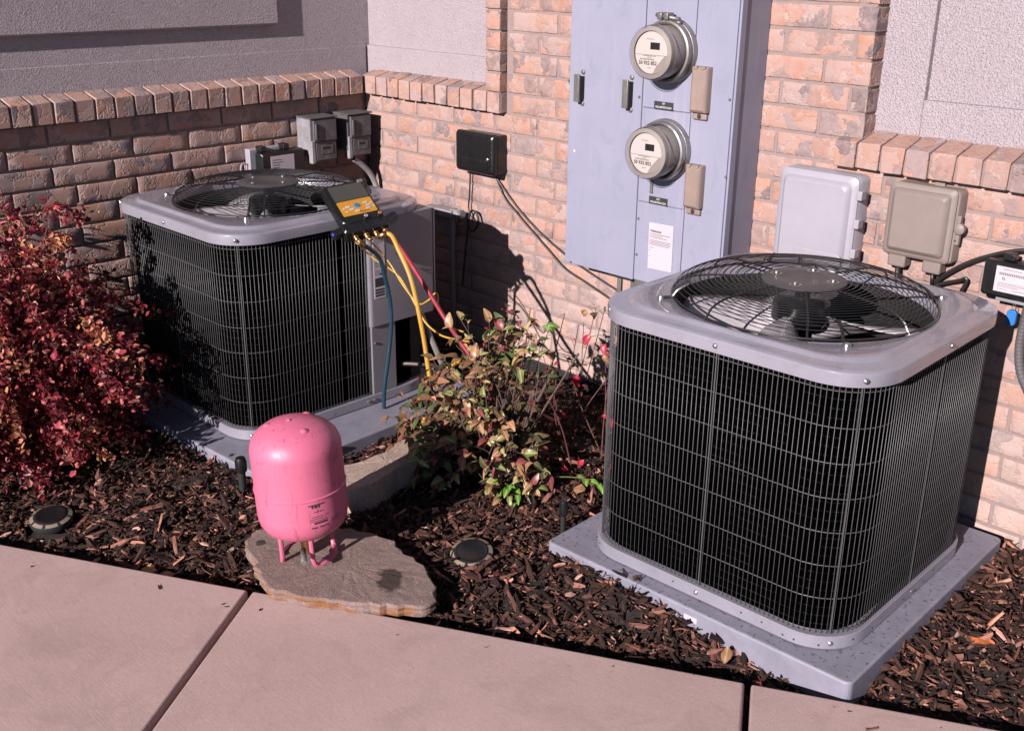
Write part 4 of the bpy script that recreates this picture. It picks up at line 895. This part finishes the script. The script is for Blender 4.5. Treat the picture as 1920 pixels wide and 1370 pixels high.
mb = MB(); shell(mb, .122, .074, [(0, .005, .002), (0, .005, .0043)], .004, -.018, ID, 4); G(mb, 'keypad', 'gauge_yellow', bd_)
for x, y in ((-.032, .004), (-.022, -.010), (-.006, -.022), (.034, .010), (.040, -.004), (.034, -.018)): mb = MB(); shell(mb, .017, .009, [(0, .003, .003), (0, .003, .006)], x + .004, y - .016, ID, 3); G(mb, 'key', 'button_white', bd_)
for x, y in ((-.048, -.004), (-.043, -.020), (.053, .002), (.056, -.014)): mb = MB(); shell(mb, .009, .007, [(0, .002, .003), (0, .002, .0055)], x + .004, y - .014, ID, 3); G(mb, 'key', 'button_white', bd_)
G(MB().lathe([(.0105, .003), (.0105, .0062), (.008, .007), (.0004, .007)], 20, Matrix.Translation((.006, -.012, 0))), 'key', 'button_blue', bd_)
text('Fieldpiece', .0085, GM @ Matrix.Translation((.022, -.045, .0046)), 'lettering', 'ink', bd_)
for x, m in ((.012, 'button_white'), (.062, 'button_orange')): G(MB().lathe([(.0115, -.002), (.0115, .010), (.0004, .0105)], 16, Matrix.Translation((x, -.075, 0))), 'valve_knob', 'black_plastic', gz); G(MB().lathe([(.0065, .0104), (.0065, .0112), (.003, .0114)], 16, Matrix.Translation((x, -.075, 0))), 'knob_cap', m, gz)
mb = MB(); shell(mb, .165, .05, [(0, .014, -.045), (0, .014, -.006), (.005, .012, 0)], .0, -.100, ID, 5); G(mb, 'manifold_block', 'black_plastic')
G(MB().tube([(.075, -.095, -.02), (.118, -.078, -.018)], .019, 14), 'side_knob', 'black_plastic'); G(MB().tube([(-.075, -.095, -.02), (-.115, -.105, -.02)], .017, 14), 'side_knob', 'black_plastic'); G(MB().lathe([(.007, .0), (.005, .003), (.0004, .004)], 12, Matrix.Translation((-.116, -.106, -.015)) @ Matrix.Rotation(-1.2, 4, 'Y')), 'knob_gem', 'gem_blue', gz)
G(MB().tube(spline([(.05, .10, -.03), (.075, .13, -.015), (.085, .11, 0), (.072, .06, -.012)], 6), .004, 6), 'hanging_hook', 'black_plastic'); G(MB().box((.055, .098, -.01), (.075, .112, .008)), 'hook_button', 'dull_steel', gz, bevel=.002)
BR = []
for x in (-.046, -.008, .026, .060):
    G(MB().tube([(x, -.118, -.022), (x, -.150, -.026)], .0078, 8).tube([(x, -.128, -.022), (x, -.136, -.023)], .0105, 6).tube([(x - .004, -.150, -.026), (x + .012, -.158, -.022)], .005, 6), 'brass_fitting', 'brass', gz); BR.append(GM @ Vector((x, -.150, -.026)))
def hose(label, pts, r, mat, coll=True, n=10):
    t = thing('hose' if r > .004 else 'cord', label, 'hose' if r > .004 else 'cord', tuple(pts[0])); P = spline(pts, n)
    MB().tube(P, r, 10).build('hose_tube' if r > .004 else 'cord_tube', mat, t, world=True)
    if coll:
        for q in ((0, 4),): MB().tube([P[0], P[0] + (P[q[1]] - P[0]).normalized() * .035], r * 1.35, 10).build('crimp_collar', 'brass', t, world=True)
hose('blue hose hanging from the gauge down the service panel', [BR[0], (1.075, -.80, .655), (1.070, -.770, .58), (1.065, -.745, .48), (1.063, -.742, .38), (1.058, -.755, .27), (1.05, -.77, .16), (1.04, -.77, .07)], .0075, 'hose_blue')
hose('yellow hose dropping from the gauge into the shrub', [BR[2], (1.165, -.815, .748), (1.215, -.818, .70), (1.277, -.82, .612), (1.326, -.82, .452), (1.352, -.82, .326), (1.372, -.825, .25), (1.365, -.83, .19), (1.35, -.84, .15), (1.345, -.85, .10)], .0078, 'hose_yellow')
hose('red hose stretched from the gauge into the middle of the shrub', [BR[3], (1.120, -.755, .705), (1.20, -.75, .632), (1.27, -.75, .570), (1.40, -.75, .452), (1.50, -.75, .375), (1.56, -.75, .33), (1.62, -.78, .20)], .0078, 'hose_red')
hose('short loop of yellow hose arching among the shrub leaves', [(1.300, -.735, .22), (1.340, -.725, .292), (1.393, -.72, .336), (1.459, -.72, .362), (1.511, -.72, .322), (1.54, -.725, .25), (1.55, -.73, .16), (1.50, -.78, .05)], .0085, 'hose_yellow', False)
hose('thin yellow cord slung low from the gauge to the shrub', [BR[0] + Vector((0, 0, -.005)), (1.035, -.815, .66), (1.05, -.78, .625), (1.103, -.74, .582), (1.165, -.74, .53), (1.214, -.74, .476), (1.254, -.74, .440), (1.31, -.74, .420), (1.363, -.74, .417), (1.47, -.74, .43)], .0032, 'cord_yellow', False)
hose('thin dark-banded cord crossing behind the yellow hose', [BR[1], (1.06, -.77, .655), (1.10, -.76, .614), (1.16, -.76, .558), (1.224, -.75, .508), (1.24, -.72, .515), (1.255, -.70, .54), (1.268, -.70, .535), (1.271, -.70, .496), (1.292, -.70, .478), (1.34, -.72, .45), (1.42, -.72, .447)], .0028, 'cord_yellow', False)

# ================================================================== PLANTS
def foliage(name, parent, V, F, Ccol, mat, kind='stuff', smooth=False):
    me = bpy.data.meshes.new(name); me.from_pydata(V, [], F)
    ca = me.color_attributes.new('col', 'FLOAT_COLOR', 'POINT'); ca.data.foreach_set('color', np.asarray(Ccol, dtype=np.float32).ravel())
    me.materials.append(MATS[mat]); o = bpy.data.objects.new(name, me); COL.objects.link(o)
    if parent: o.parent = parent
    if kind: o['kind'] = kind
    return o
# --- red barberry, arching shoots packed with tiny leaves
rnd = random.Random(5)
bb = thing('barberry_bush', 'dense dark-red leafy bush at the left edge of the bed', 'bush', (.42, -1.84, 0))
MI = ROOT_M[bb].inverted(); stems = MB(); V, F, CC = [], [], []
pal = [((.16, .014, .02), 28), ((.07, .008, .012), 26), ((.26, .030, .04), 18), ((.44, .12, .10), 13), ((.50, .25, .18), 9), ((.34, .06, .085), 13)]
cum = [c for c, w in pal for _ in range(w)]
for s_ in range(380):
    az = rnd.uniform(0, 2 * math.pi); spread = rnd.random() ** .6
    reach = .10 + .40 * spread; top = rnd.uniform(.46, .92) * (1 - .62 * spread ** 1.5) + .05
    b0 = Vector((.42 + rnd.gauss(0, .07), -1.84 + rnd.gauss(0, .07), 0))
    e = Vector((math.cos(az), math.sin(az), 0)); low = rnd.random() < .42
    if low: top *= rnd.uniform(.25, .7); reach *= .82 if math.cos(az - .8) > .3 else 1
    pts = [b0, b0 + e * reach * .22 + Vector((0, 0, top * .55)), b0 + e * reach * .6 + Vector((0, 0, top * .95)), b0 + e * reach * 1.0 + Vector((rnd.gauss(0, .03), rnd.gauss(0, .03), top * (1.0 - .28 * spread)))]
    P = spline(pts, 7); stems.tube(P, [max(.0008, .0032 * (1 - i / len(P))) for i in range(len(P))], 4)
    hue = rnd.random()
    for i in range(4, len(P)):
        f = i / len(P); nl = 4 if f < .45 else 8
        for _ in range(nl + rnd.randrange(3)):
            c = P[i] + Vector((rnd.gauss(0, .016), rnd.gauss(0, .016), rnd.gauss(0, .014)))
            if c.x < .012: continue
            n = Vector((rnd.gauss(0, .8), rnd.gauss(0, .8), rnd.uniform(.1, 1.2))).normalized(); a = n.orthogonal().normalized(); a = Matrix.Rotation(rnd.uniform(0, 6.28), 3, n) @ a; b_ = n.cross(a)
            L = rnd.uniform(.006, .0135); w = L * rnd.uniform(.5, .75); k = len(V); c = MI @ c
            V += [tuple(c - a * L), tuple(c + b_ * w + n * L * .18 - a * L * .1), tuple(c + a * L * .9 + b_ * w * .45), tuple(c + a * L * .9 - b_ * w * .45), tuple(c - b_ * w + n * L * .18 - a * L * .1)]
            F += [(k, k + 1, k + 2), (k, k + 2, k + 3), (k, k + 3, k + 4)]
            col = cum[rnd.randrange(len(cum))]; q = rnd.uniform(.75, 1.25)
            if hue > .82 and f > .6: col = (.46, .13 + .12 * rnd.random(), .10)  # outer leaves of some shoots tinted brighter, highlights put into the leaf colour
            CC += [(col[0] * q, col[1] * q, col[2] * q, 1)] * 5
foliage('crown', bb, V, F, CC, 'barberry_leaf'); stems.build('stems', 'red_twig', bb, world=True)
# --- shrub between the units: every leaf an object
sh = thing('euonymus_shrub', 'leafy green and bronze shrub between the two units, hoses caught in it', 'shrub', (1.62, -.78, 0))
rnd = random.Random(11)
def leaf_mesh(L, w, fold, curl, name='leaf'):
    n = 8; vs_ = []; fs_ = []
    for i in range(n + 1):
        t = i / n; ww = w * (math.sin(math.pi * min(.995, t * .975 + .012)) ** .62) * (1.10 - .28 * t); y = L * t; z = -curl * L * (t - .15) ** 2; fl_ = fold * (1.15 - .7 * t); sw = .12 * w * math.sin(5 * t + L * 300)
        vs_ += [(-ww + sw, y, z + fl_ * ww), (sw, y, z), (ww + sw, y, z + fl_ * ww * .8)]
    for i in range(n):
        a = i * 3; fs_ += [(a, a + 1, a + 4, a + 3), (a + 1, a + 2, a + 5, a + 4)]
    me = bpy.data.meshes.new(name); me.from_pydata(vs_, [], fs_); me.polygons.foreach_set('use_smooth', [True] * len(fs_)); return me
leaf_base = [(.036, .0115, .5, .9), (.030, .0115, .15, 1.6), (.040, .0135, .75, .5), (.026, .0085, .35, 1.2)]
mats_l = ['leaf_green', 'leaf_olive', 'leaf_bronze', 'leaf_dark', 'leaf_orange', 'leaf_crimson', 'leaf_fresh', 'leaf_maroon']
LEAF = {}
for m in mats_l:
    for k, a in enumerate(leaf_base):
        me = leaf_mesh(*a); me.materials.append(MATS[m]); LEAF[m, k] = me
def put_leaf(parent, p, d, n, m, s=1.0, name='leaf', k=None):
    d = d.normalized(); x = d.cross(n).normalized(); z = x.cross(d)
    o = bpy.data.objects.new(name, LEAF[m, rnd.randrange(4) if k is None else k]); COL.objects.link(o); o.parent = parent
    pl_ = ROOT_M[root_of(parent)].inverted() @ p
    o.matrix_local = Matrix(((x.x * s, d.x * s, z.x * s, pl_.x), (x.y * s, d.y * s, z.y * s, pl_.y), (x.z * s, d.z * s, z.z * s, pl_.z), (0, 0, 0, 1)))
    return o
stems = MB(); berries = MB(); nleaf = 0; extraV, extraF = [], []
tips = []
base = Vector((1.63, -.77, -.01))
targets = []
for i in range(190):
    az = rnd.uniform(0, 2 * math.pi); q = rnd.random() ** .55
    x = 1.56 + .30 * q * math.cos(az); y = -.80 + .25 * q * math.sin(az); z = .03 + (.40 * (1 - q ** 1.6) + .06) * rnd.uniform(.25, 1.2)
    if x > 1.62 and rnd.random() < .25: z *= .7
    targets.append(Vector((x, y, z)))
targets += [Vector((1.60 + rnd.gauss(0, .07), -.68 + rnd.gauss(0, .05), rnd.uniform(.36, .54))) for _ in range(22)]
targets += [Vector(p) for p in ((1.31, -.90, .235), (1.335, -.93, .20), (1.30, -.95, .17), (1.47, -.98, .05), (1.50, -1.02, .06), (1.54, -.98, .10), (1.60, -.98, .06), (1.62, -.66, .46), (1.58, -.70, .42), (1.53, -.72, .44), (1.66, -.62, .44), (1.49, -.74, .36), (1.72, -.60, .40), (1.40, -.86, .30), (1.36, -.84, .30), (1.60, -.60, .50), (1.42, -.95, .13), (1.56, -1.04, .13), (1.68, -.95, .12), (1.74, -.90, .08))]
def leaf_colour(p):
    r = rnd.random(); left = p.x < 1.55
    if r < .23: return 'leaf_green'
    if r < .45: return 'leaf_olive'
    if r < .68: return 'leaf_bronze'
    if r < .79: return 'leaf_dark'
    if r < .94: return 'leaf_orange' if left or rnd.random() < .3 else 'leaf_maroon'
    return 'leaf_maroon' if rnd.random() < .5 else 'leaf_bronze'
rest = []
for tgt in targets:
    m1 = base.lerp(tgt, .45) + Vector((rnd.gauss(0, .03), rnd.gauss(0, .03), .05)); P = spline([base + Vector((rnd.gauss(0, .03), rnd.gauss(0, .03), 0)), m1, tgt], 7)
    stems.tube(P, [max(.0011, .0048 * (1 - i / len(P)) ** 1.2) for i in range(len(P))], 5)
    dirn = (P[-1] - P[-4]).normalized()
    for j in range(rnd.randrange(4, 7)):
        pos = P[-1 - (j // 2) * 2] if j < 6 else P[-4]
        out_ = Vector((rnd.gauss(0, 1), rnd.gauss(0, 1), rnd.gauss(.1, .6))).normalized() * .8 + dirn * .6
        rest.append((pos.copy(), out_, Vector((rnd.gauss(.1, .5), rnd.gauss(-.5, .5), 1)).normalized(), leaf_colour(pos), rnd.uniform(.65, 1.2)))
    if rnd.random() < .5:
        for _ in range(rnd.randrange(1, 4)): berries.lathe([(.0005, -.003), (.0032, -.0015), (.0036, 0), (.0026, .0026), (.0005, .0034)], 6, Matrix.Translation(tgt + Vector((rnd.gauss(0, .014), rnd.gauss(0, .014), rnd.gauss(-.008, .012)))))
cv = Vector((3.948, -3.034, 1.64)); rest.sort(key=lambda r_: (r_[0] - cv).length)
for p, d, n, m, s in rest[:292]: put_leaf(sh, p, d, n, m, s)
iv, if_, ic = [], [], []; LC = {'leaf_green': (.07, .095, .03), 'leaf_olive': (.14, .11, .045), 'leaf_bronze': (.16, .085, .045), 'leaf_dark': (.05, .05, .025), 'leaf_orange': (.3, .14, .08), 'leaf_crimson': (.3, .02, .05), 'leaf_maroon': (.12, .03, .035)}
MI = ROOT_M[sh].inverted()
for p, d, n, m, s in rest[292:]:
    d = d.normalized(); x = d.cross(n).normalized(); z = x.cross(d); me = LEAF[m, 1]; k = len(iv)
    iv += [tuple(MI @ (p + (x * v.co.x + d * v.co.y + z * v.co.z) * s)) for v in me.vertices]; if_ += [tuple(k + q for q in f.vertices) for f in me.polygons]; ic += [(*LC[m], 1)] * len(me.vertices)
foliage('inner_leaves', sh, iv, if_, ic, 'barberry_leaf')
# thick cut stubs
for a, b_, r in (((1.66, -.76, 0), (1.69, -.66, .30), .0085), ((1.60, -.76, 0), (1.55, -.74, .28), .006), ((1.68, -.72, .1), (1.79, -.56, .43), .0035), ((1.64, -.72, .1), (1.60, -.63, .42), .0055), ((1.66, -.74, .1), (1.72, -.60, .36), .006), ((1.62, -.74, .1), (1.50, -.70, .43), .004)):
    stems.tube(spline([a, (Vector(a) + Vector(b_)) / 2 + Vector((.012, .0, .02)), b_], 5), [r] * 11, 6)
stems.build('stems', 'bark_stem', sh, world=True); b_o = berries.build('berries', 'berry', sh, world=True); b_o['kind'] = 'stuff'
put_leaf(sh, Vector((1.690, -.60, .505)), Vector((.7, .7, .3)), Vector((.2, -.6, .8)), 'leaf_fresh', 1.0, k=0); put_leaf(sh, Vector((1.690, -.60, .500)), Vector((.6, .5, -.4)), Vector((.2, -.6, .8)), 'leaf_fresh', .9, k=0); put_leaf(sh, Vector((1.688, -.60, .498)), Vector((-.5, -.3, .5)), Vector((.2, -.6, .8)), 'leaf_fresh', .6, k=1)
# --- red-twigged bare shoots against the wall
rt = thing('rose_bush', 'red-stemmed thorny shoots with a few crimson leaves beside the right unit', 'shrub', (1.55, -.45, 0)); twigs = MB()
for i in range(8):
    b0 = Vector((1.80 + rnd.gauss(0, .07), -.55 + rnd.gauss(0, .07), -.01)); az = rnd.uniform(0, 6.28); reach = rnd.uniform(.08, .26); hgt = rnd.uniform(.10, .44) if i > 8 else rnd.uniform(.3, .5)
    e = b0 + Vector((math.cos(az) * reach * .8, math.sin(az) * reach * .6 + (.05 if i < 9 else 0), hgt))
    if e.x > 2.10: e.x = 2.08
    P = spline([b0, b0.lerp(e, .5) + Vector((rnd.gauss(0, .02), rnd.gauss(0, .02), .03)), e], 6); twigs.tube(P, [max(.0008, .0026 * (1 - .7 * j / len(P))) for j in range(len(P))], 5)
    for j in range(2, len(P)):
        if rnd.random() < .55: d = Vector((rnd.gauss(0, 1), rnd.gauss(0, 1), rnd.gauss(.4, .5))).normalized() * rnd.uniform(.008, .05); twigs.tube([P[j], P[j] + d * .5 + Vector((0, 0, .003)), P[j] + d], [.0011, .0009, .0006], 4)
    if rnd.random() < .75: put_leaf(rt, e, Vector((rnd.gauss(0, 1), rnd.gauss(0, 1), rnd.gauss(-.2, .5))), Vector((rnd.gauss(0, .5), -.7, .7)), rnd.choice(['leaf_crimson', 'leaf_crimson', 'leaf_maroon', 'leaf_dark', 'leaf_bronze']), rnd.uniform(.5, .95))
for a, m_, b_, r in (((1.37, -.44, .0), (1.36, -.40, .14), (1.405, -.36, .44), .0034), ((1.43, -.42, 0), (1.44, -.38, .16), (1.47, -.36, .41), .0022), ((1.50, -.42, 0), (1.52, -.38, .2), (1.585, -.36, .50), .0024), ((1.46, -.42, 0), (1.50, -.38, .24), (1.545, -.36, .49), .0022), ((1.52, -.44, 0), (1.56, -.42, .14), (1.66, -.36, .33), .0026), ((1.30, -.44, 0), (1.25, -.40, .2), (1.24, -.36, .42), .003), ((1.33, -.44, 0), (1.31, -.40, .2), (1.33, -.36, .36), .0022)):
    P = [q + Vector((.14, 0, .02)) for q in spline([a, m_, b_], 8)]; twigs.tube(P, [r * (1 - .5 * i / len(P)) for i in range(len(P))], 5)
    for j in range(3, len(P)):
        if rnd.random() < .6: d = Vector((rnd.gauss(0, 1), rnd.gauss(0, .6), rnd.gauss(.5, .5))).normalized() * rnd.uniform(.008, .05); twigs.tube([P[j], P[j] + d * .5 + Vector((0, 0, .003)), P[j] + d], [.0011, .0009, .0006], 4)
for p, m, k in (((1.545, -.42, .285), 'leaf_crimson', 1.3), ((1.572, -.42, .255), 'leaf_crimson', 1.1), ((1.575, -.40, .43), 'leaf_crimson', 1.0), ((1.64, -.40, .415), 'leaf_crimson', .9), ((1.51, -.40, .40), 'leaf_crimson', .7), ((1.50, -.45, .14), 'leaf_crimson', .7), ((1.555, -.37, .49), 'leaf_dark', 1.2), ((1.535, -.37, .50), 'leaf_bronze', 1.1), ((1.46, -.40, .18), 'leaf_maroon', .8), ((1.40, -.42, .16), 'leaf_crimson', .6), ((1.62, -.38, .30), 'leaf_dark', 1.0)):
    put_leaf(rt, Vector(p) + Vector((.125, 0, .0)), Vector((rnd.gauss(0, .5), rnd.gauss(0, .4), -1)), Vector((.4, -1, .2)), m, k)
twigs.build('stems', 'red_twig', rt, world=True)
for p, m in (((1.86, -.50, .22), 'leaf_crimson'), ((1.89, -.48, .21), 'leaf_crimson'), ((1.86, -.60, .09), 'leaf_crimson'), ((1.80, -.48, .40), 'leaf_dark'), ((1.82, -.47, .41), 'leaf_bronze'), ((1.86, -.42, .38), 'leaf_crimson'), ((1.90, -.40, .33), 'leaf_crimson'), ((1.83, -.66, .08), 'leaf_crimson')):
    put_leaf(rt, Vector(p), Vector((rnd.gauss(0, .4), rnd.gauss(0, .4), -1)), Vector((.3, -1, .1)), m, 1.0)
# --- small glossy green weed at the foot of the shrub
wd = thing('weed', 'small bright green lobed weed at the foot of the shrub', 'plant', (1.76, -.84, 0))
for i in range(22):
    az = rnd.uniform(-2.6, .9); r = rnd.uniform(.01, .10); p = Vector((1.77 + r * math.cos(az), -.85 + r * math.sin(az) * .8, rnd.uniform(.02, .09)))
    put_leaf(wd, p, Vector((math.cos(az), math.sin(az), rnd.uniform(-.2, .5))), Vector((rnd.gauss(.1, .3), -.4, 1)), 'leaf_fresh' if i % 3 else 'leaf_green', rnd.uniform(.6, 1.1))
for i in range(7):
    p = Vector((1.89 + .012 * i, -.66 + .006 * i, .06 - .003 * i)); put_leaf(wd, p, Vector((.5, rnd.uniform(-1, 1), .1)), Vector((.1, -.3, 1)), 'leaf_fresh', .8)
MB().tube(spline([(1.77, -.84, 0), (1.82, -.76, .06), (1.90, -.66, .06), (1.98, -.62, .035)], 6), .0022, 5).build('stem', 'leaf_green', wd, world=True)

# ------------------------------------------------------------------ fallen leaves
def fallen(label, x, y, L, w, m, ang, lift=.012, tilt=.2, group=None):
    rr_ = random.Random(int(x * 1e4)); n = 9; vs_ = []; 
    for i in range(n + 1):
        t = i / n; ww = w * (math.sin(math.pi * min(.99, max(.02, t))) ** .7) * (1 + rr_.uniform(-.16, .16)); vs_ += [(-ww, L * (t - .5), .006 * math.sin(5 * t + 1) + .10 * ww), (0, L * (t - .5), .004 * math.sin(4 * t)), (ww * (1 + rr_.uniform(-.15, .15)), L * (t - .5), .007 * math.cos(4 * t) + .08 * ww)]
    o = MB().add(vs_, [(i * 3 + a, i * 3 + a + 1, i * 3 + a + 4, i * 3 + a + 3) for i in range(n) for a in (0, 1)], True).build('fallen_leaf', m)
    o.location = (x, y, mulch_z(x, y) + lift); o.rotation_euler = (tilt, rr_.uniform(-.15, .15), ang); tag(o, label, 'leaf', group); return o
fallen('rust-orange fallen leaf on the mulch right of the right pad', 3.165, -.585, .065, .016, 'leaf_rust', 1.9); fallen('small orange fallen leaf lying below the rust-orange one', 3.21, -.65, .032, .014, 'leaf_orange', .7)
fallen('pale tan dry leaf lying on the mulch near the sidewalk at left', 1.352, -1.865, .045, .020, 'leaf_dry', .8, .02, .35); fallen('orange-tan bark flake beside the tan dry leaf at left', 1.415, -1.838, .052, .013, 'leaf_orange', -.9, .02)
fallen('yellow-brown crumpled leaf between the shrub and the right unit', 1.925, -.690, .052, .020, 'leaf_dry', .4, .03, .3); fallen('crinkled pink-brown leaf leaning on the front of the right pad', 2.735, -1.052, .042, .014, 'leaf_bronze', .3, .03, .9)
fallen('crimson leaf on the mulch in front of the right pad', 2.12, -1.18, .02, .007, 'leaf_crimson', 1.0, .016); fallen('pinkish leaf on the mulch at the front of the right pad', 2.83, -1.06, .026, .009, 'leaf_crimson', 1.4, .018)
fallen('brown oval leaf on the mulch right of the disc light', 2.10, -1.225, .034, .013, 'leaf_maroon', .6, .018)
fallen('light tan leaf at the right edge of the mulch', 3.30, -.52, .045, .016, 'leaf_dry', .2, .016)

# ------------------------------------------------------------------ loose bark mulch
rng = np.random.default_rng(3)
def in_poly(x, y, P):
    c = False; j = len(P) - 1
    for i in range(len(P)):
        if (P[i][1] > y) != (P[j][1] > y) and x < (P[j][0] - P[i][0]) * (y - P[i][1]) / (P[j][1] - P[i][1]) + P[i][0]: c = not c
        j = i
    return c
FLAG = [(1.48, -1.60), (1.76, -1.73), (2.09, -1.49), (2.04, -1.41), (1.80, -1.36), (1.58, -1.43)]; SAND = [(1.37, -1.27), (1.45, -1.33), (1.53, -1.29), (1.51, -1.0), (1.48, -.87), (1.36, -.9)]
pal = np.array([(.022, .013, .010), (.035, .019, .014), (.055, .029, .021), (.09, .046, .032), (.15, .077, .053), (.25, .13, .09), (.36, .19, .125), (.42, .27, .21)]); pal = pal * np.array((.94, .80, .83)); pw = np.array([.22, .25, .19, .13, .09, .06, .035, .025])
V, F, CC = [], [], []; count = 0
TARGET = 50000
while count < TARGET:
    x = rng.uniform(.02, 3.75); y = rng.uniform(-2.75, -.02)
    d = bed_d(x, y)
    spill = -.10 < d < -.004 and rng.random() < .012
    if not spill and (d < .012 or (d < .04 and rng.random() < .6)): continue
    if .22 < x < 1.10 and -1.35 < y < -.45: continue
    if 2.14 < x < 2.98 and -.96 < y < -.13: continue
    if in_poly(x, y, FLAG) or in_poly(x, y, SAND) or math.hypot(x - 1.955, y + 1.185) < .07 or math.hypot(x - .925, y + 1.955) < .07: continue
    far = y > -.45 and x < 2.9
    if far and rng.random() < .6: continue
    L = float(np.clip(rng.lognormal(math.log(.0118), .82), .004, .080)); w = L * rng.uniform(.10, .5); w = min(w, .016); th = w * rng.uniform(.18, .5)
    yaw = rng.uniform(0, 2 * math.pi); pit = rng.normal(0, .34); rol = rng.normal(0, .7)
    Rm = np.array(Matrix.Rotation(yaw, 3, 'Z') @ Matrix.Rotation(pit, 3, 'Y') @ Matrix.Rotation(rol, 3, 'X'))
    j = lambda: rng.uniform(.12, 1.15)
    bend = rng.normal(0, .05) * L
    P = np.array([(-L / 2, -w / 2 * j(), -th / 2), (-L / 2 * j(), w / 2 * j(), -th / 2), (0, -w / 2, bend - th / 2), (0, w / 2, bend - th / 2), (L / 2, -w / 2 * j() * .7, -th / 2), (L / 2 * j(), w / 2 * j() * .7, -th / 2),
                  (-L / 2 * j(), -w / 2 * j() * .8, th / 2), (-L / 2, w / 2 * j() * .7, th / 2), (0, -w / 2 * j(), bend + th / 2), (0, w / 2 * j(), bend + th / 2), (L / 2 * j(), -w / 2 * j() * .6, th / 2), (L / 2, w / 2 * j() * .5, th / 2)])
    z = mulch_z(x, y) + rng.uniform(-.003, .013) + abs(pit) * L * .25
    if spill: z = .0325; P = P * .55; Rm = np.array(Matrix.Rotation(yaw, 3, 'Z'))
    P = P @ Rm.T + np.array((x, y, z)); k = len(V); V += P.tolist()
    F += [tuple(k + q for q in f) for f in ((6, 8, 9, 7), (8, 10, 11, 9), (0, 2, 8, 6), (2, 4, 10, 8), (1, 7, 9, 3), (3, 9, 11, 5), (0, 6, 7, 1), (4, 5, 11, 10))]
    col = pal[rng.choice(8, p=pw)] * rng.uniform(.7, 1.25)
    CC += [(*col, 1)] * 12; count += 1
mu = foliage('bark_mulch', None, V, F, CC, 'bark'); mu['label'] = 'loose dark brown bark mulch covering the bed'; mu['category'] = 'mulch'
print('objects', len(bpy.data.objects), 'tris approx', sum(len(m.polygons) * 2 for m in bpy.data.meshes))
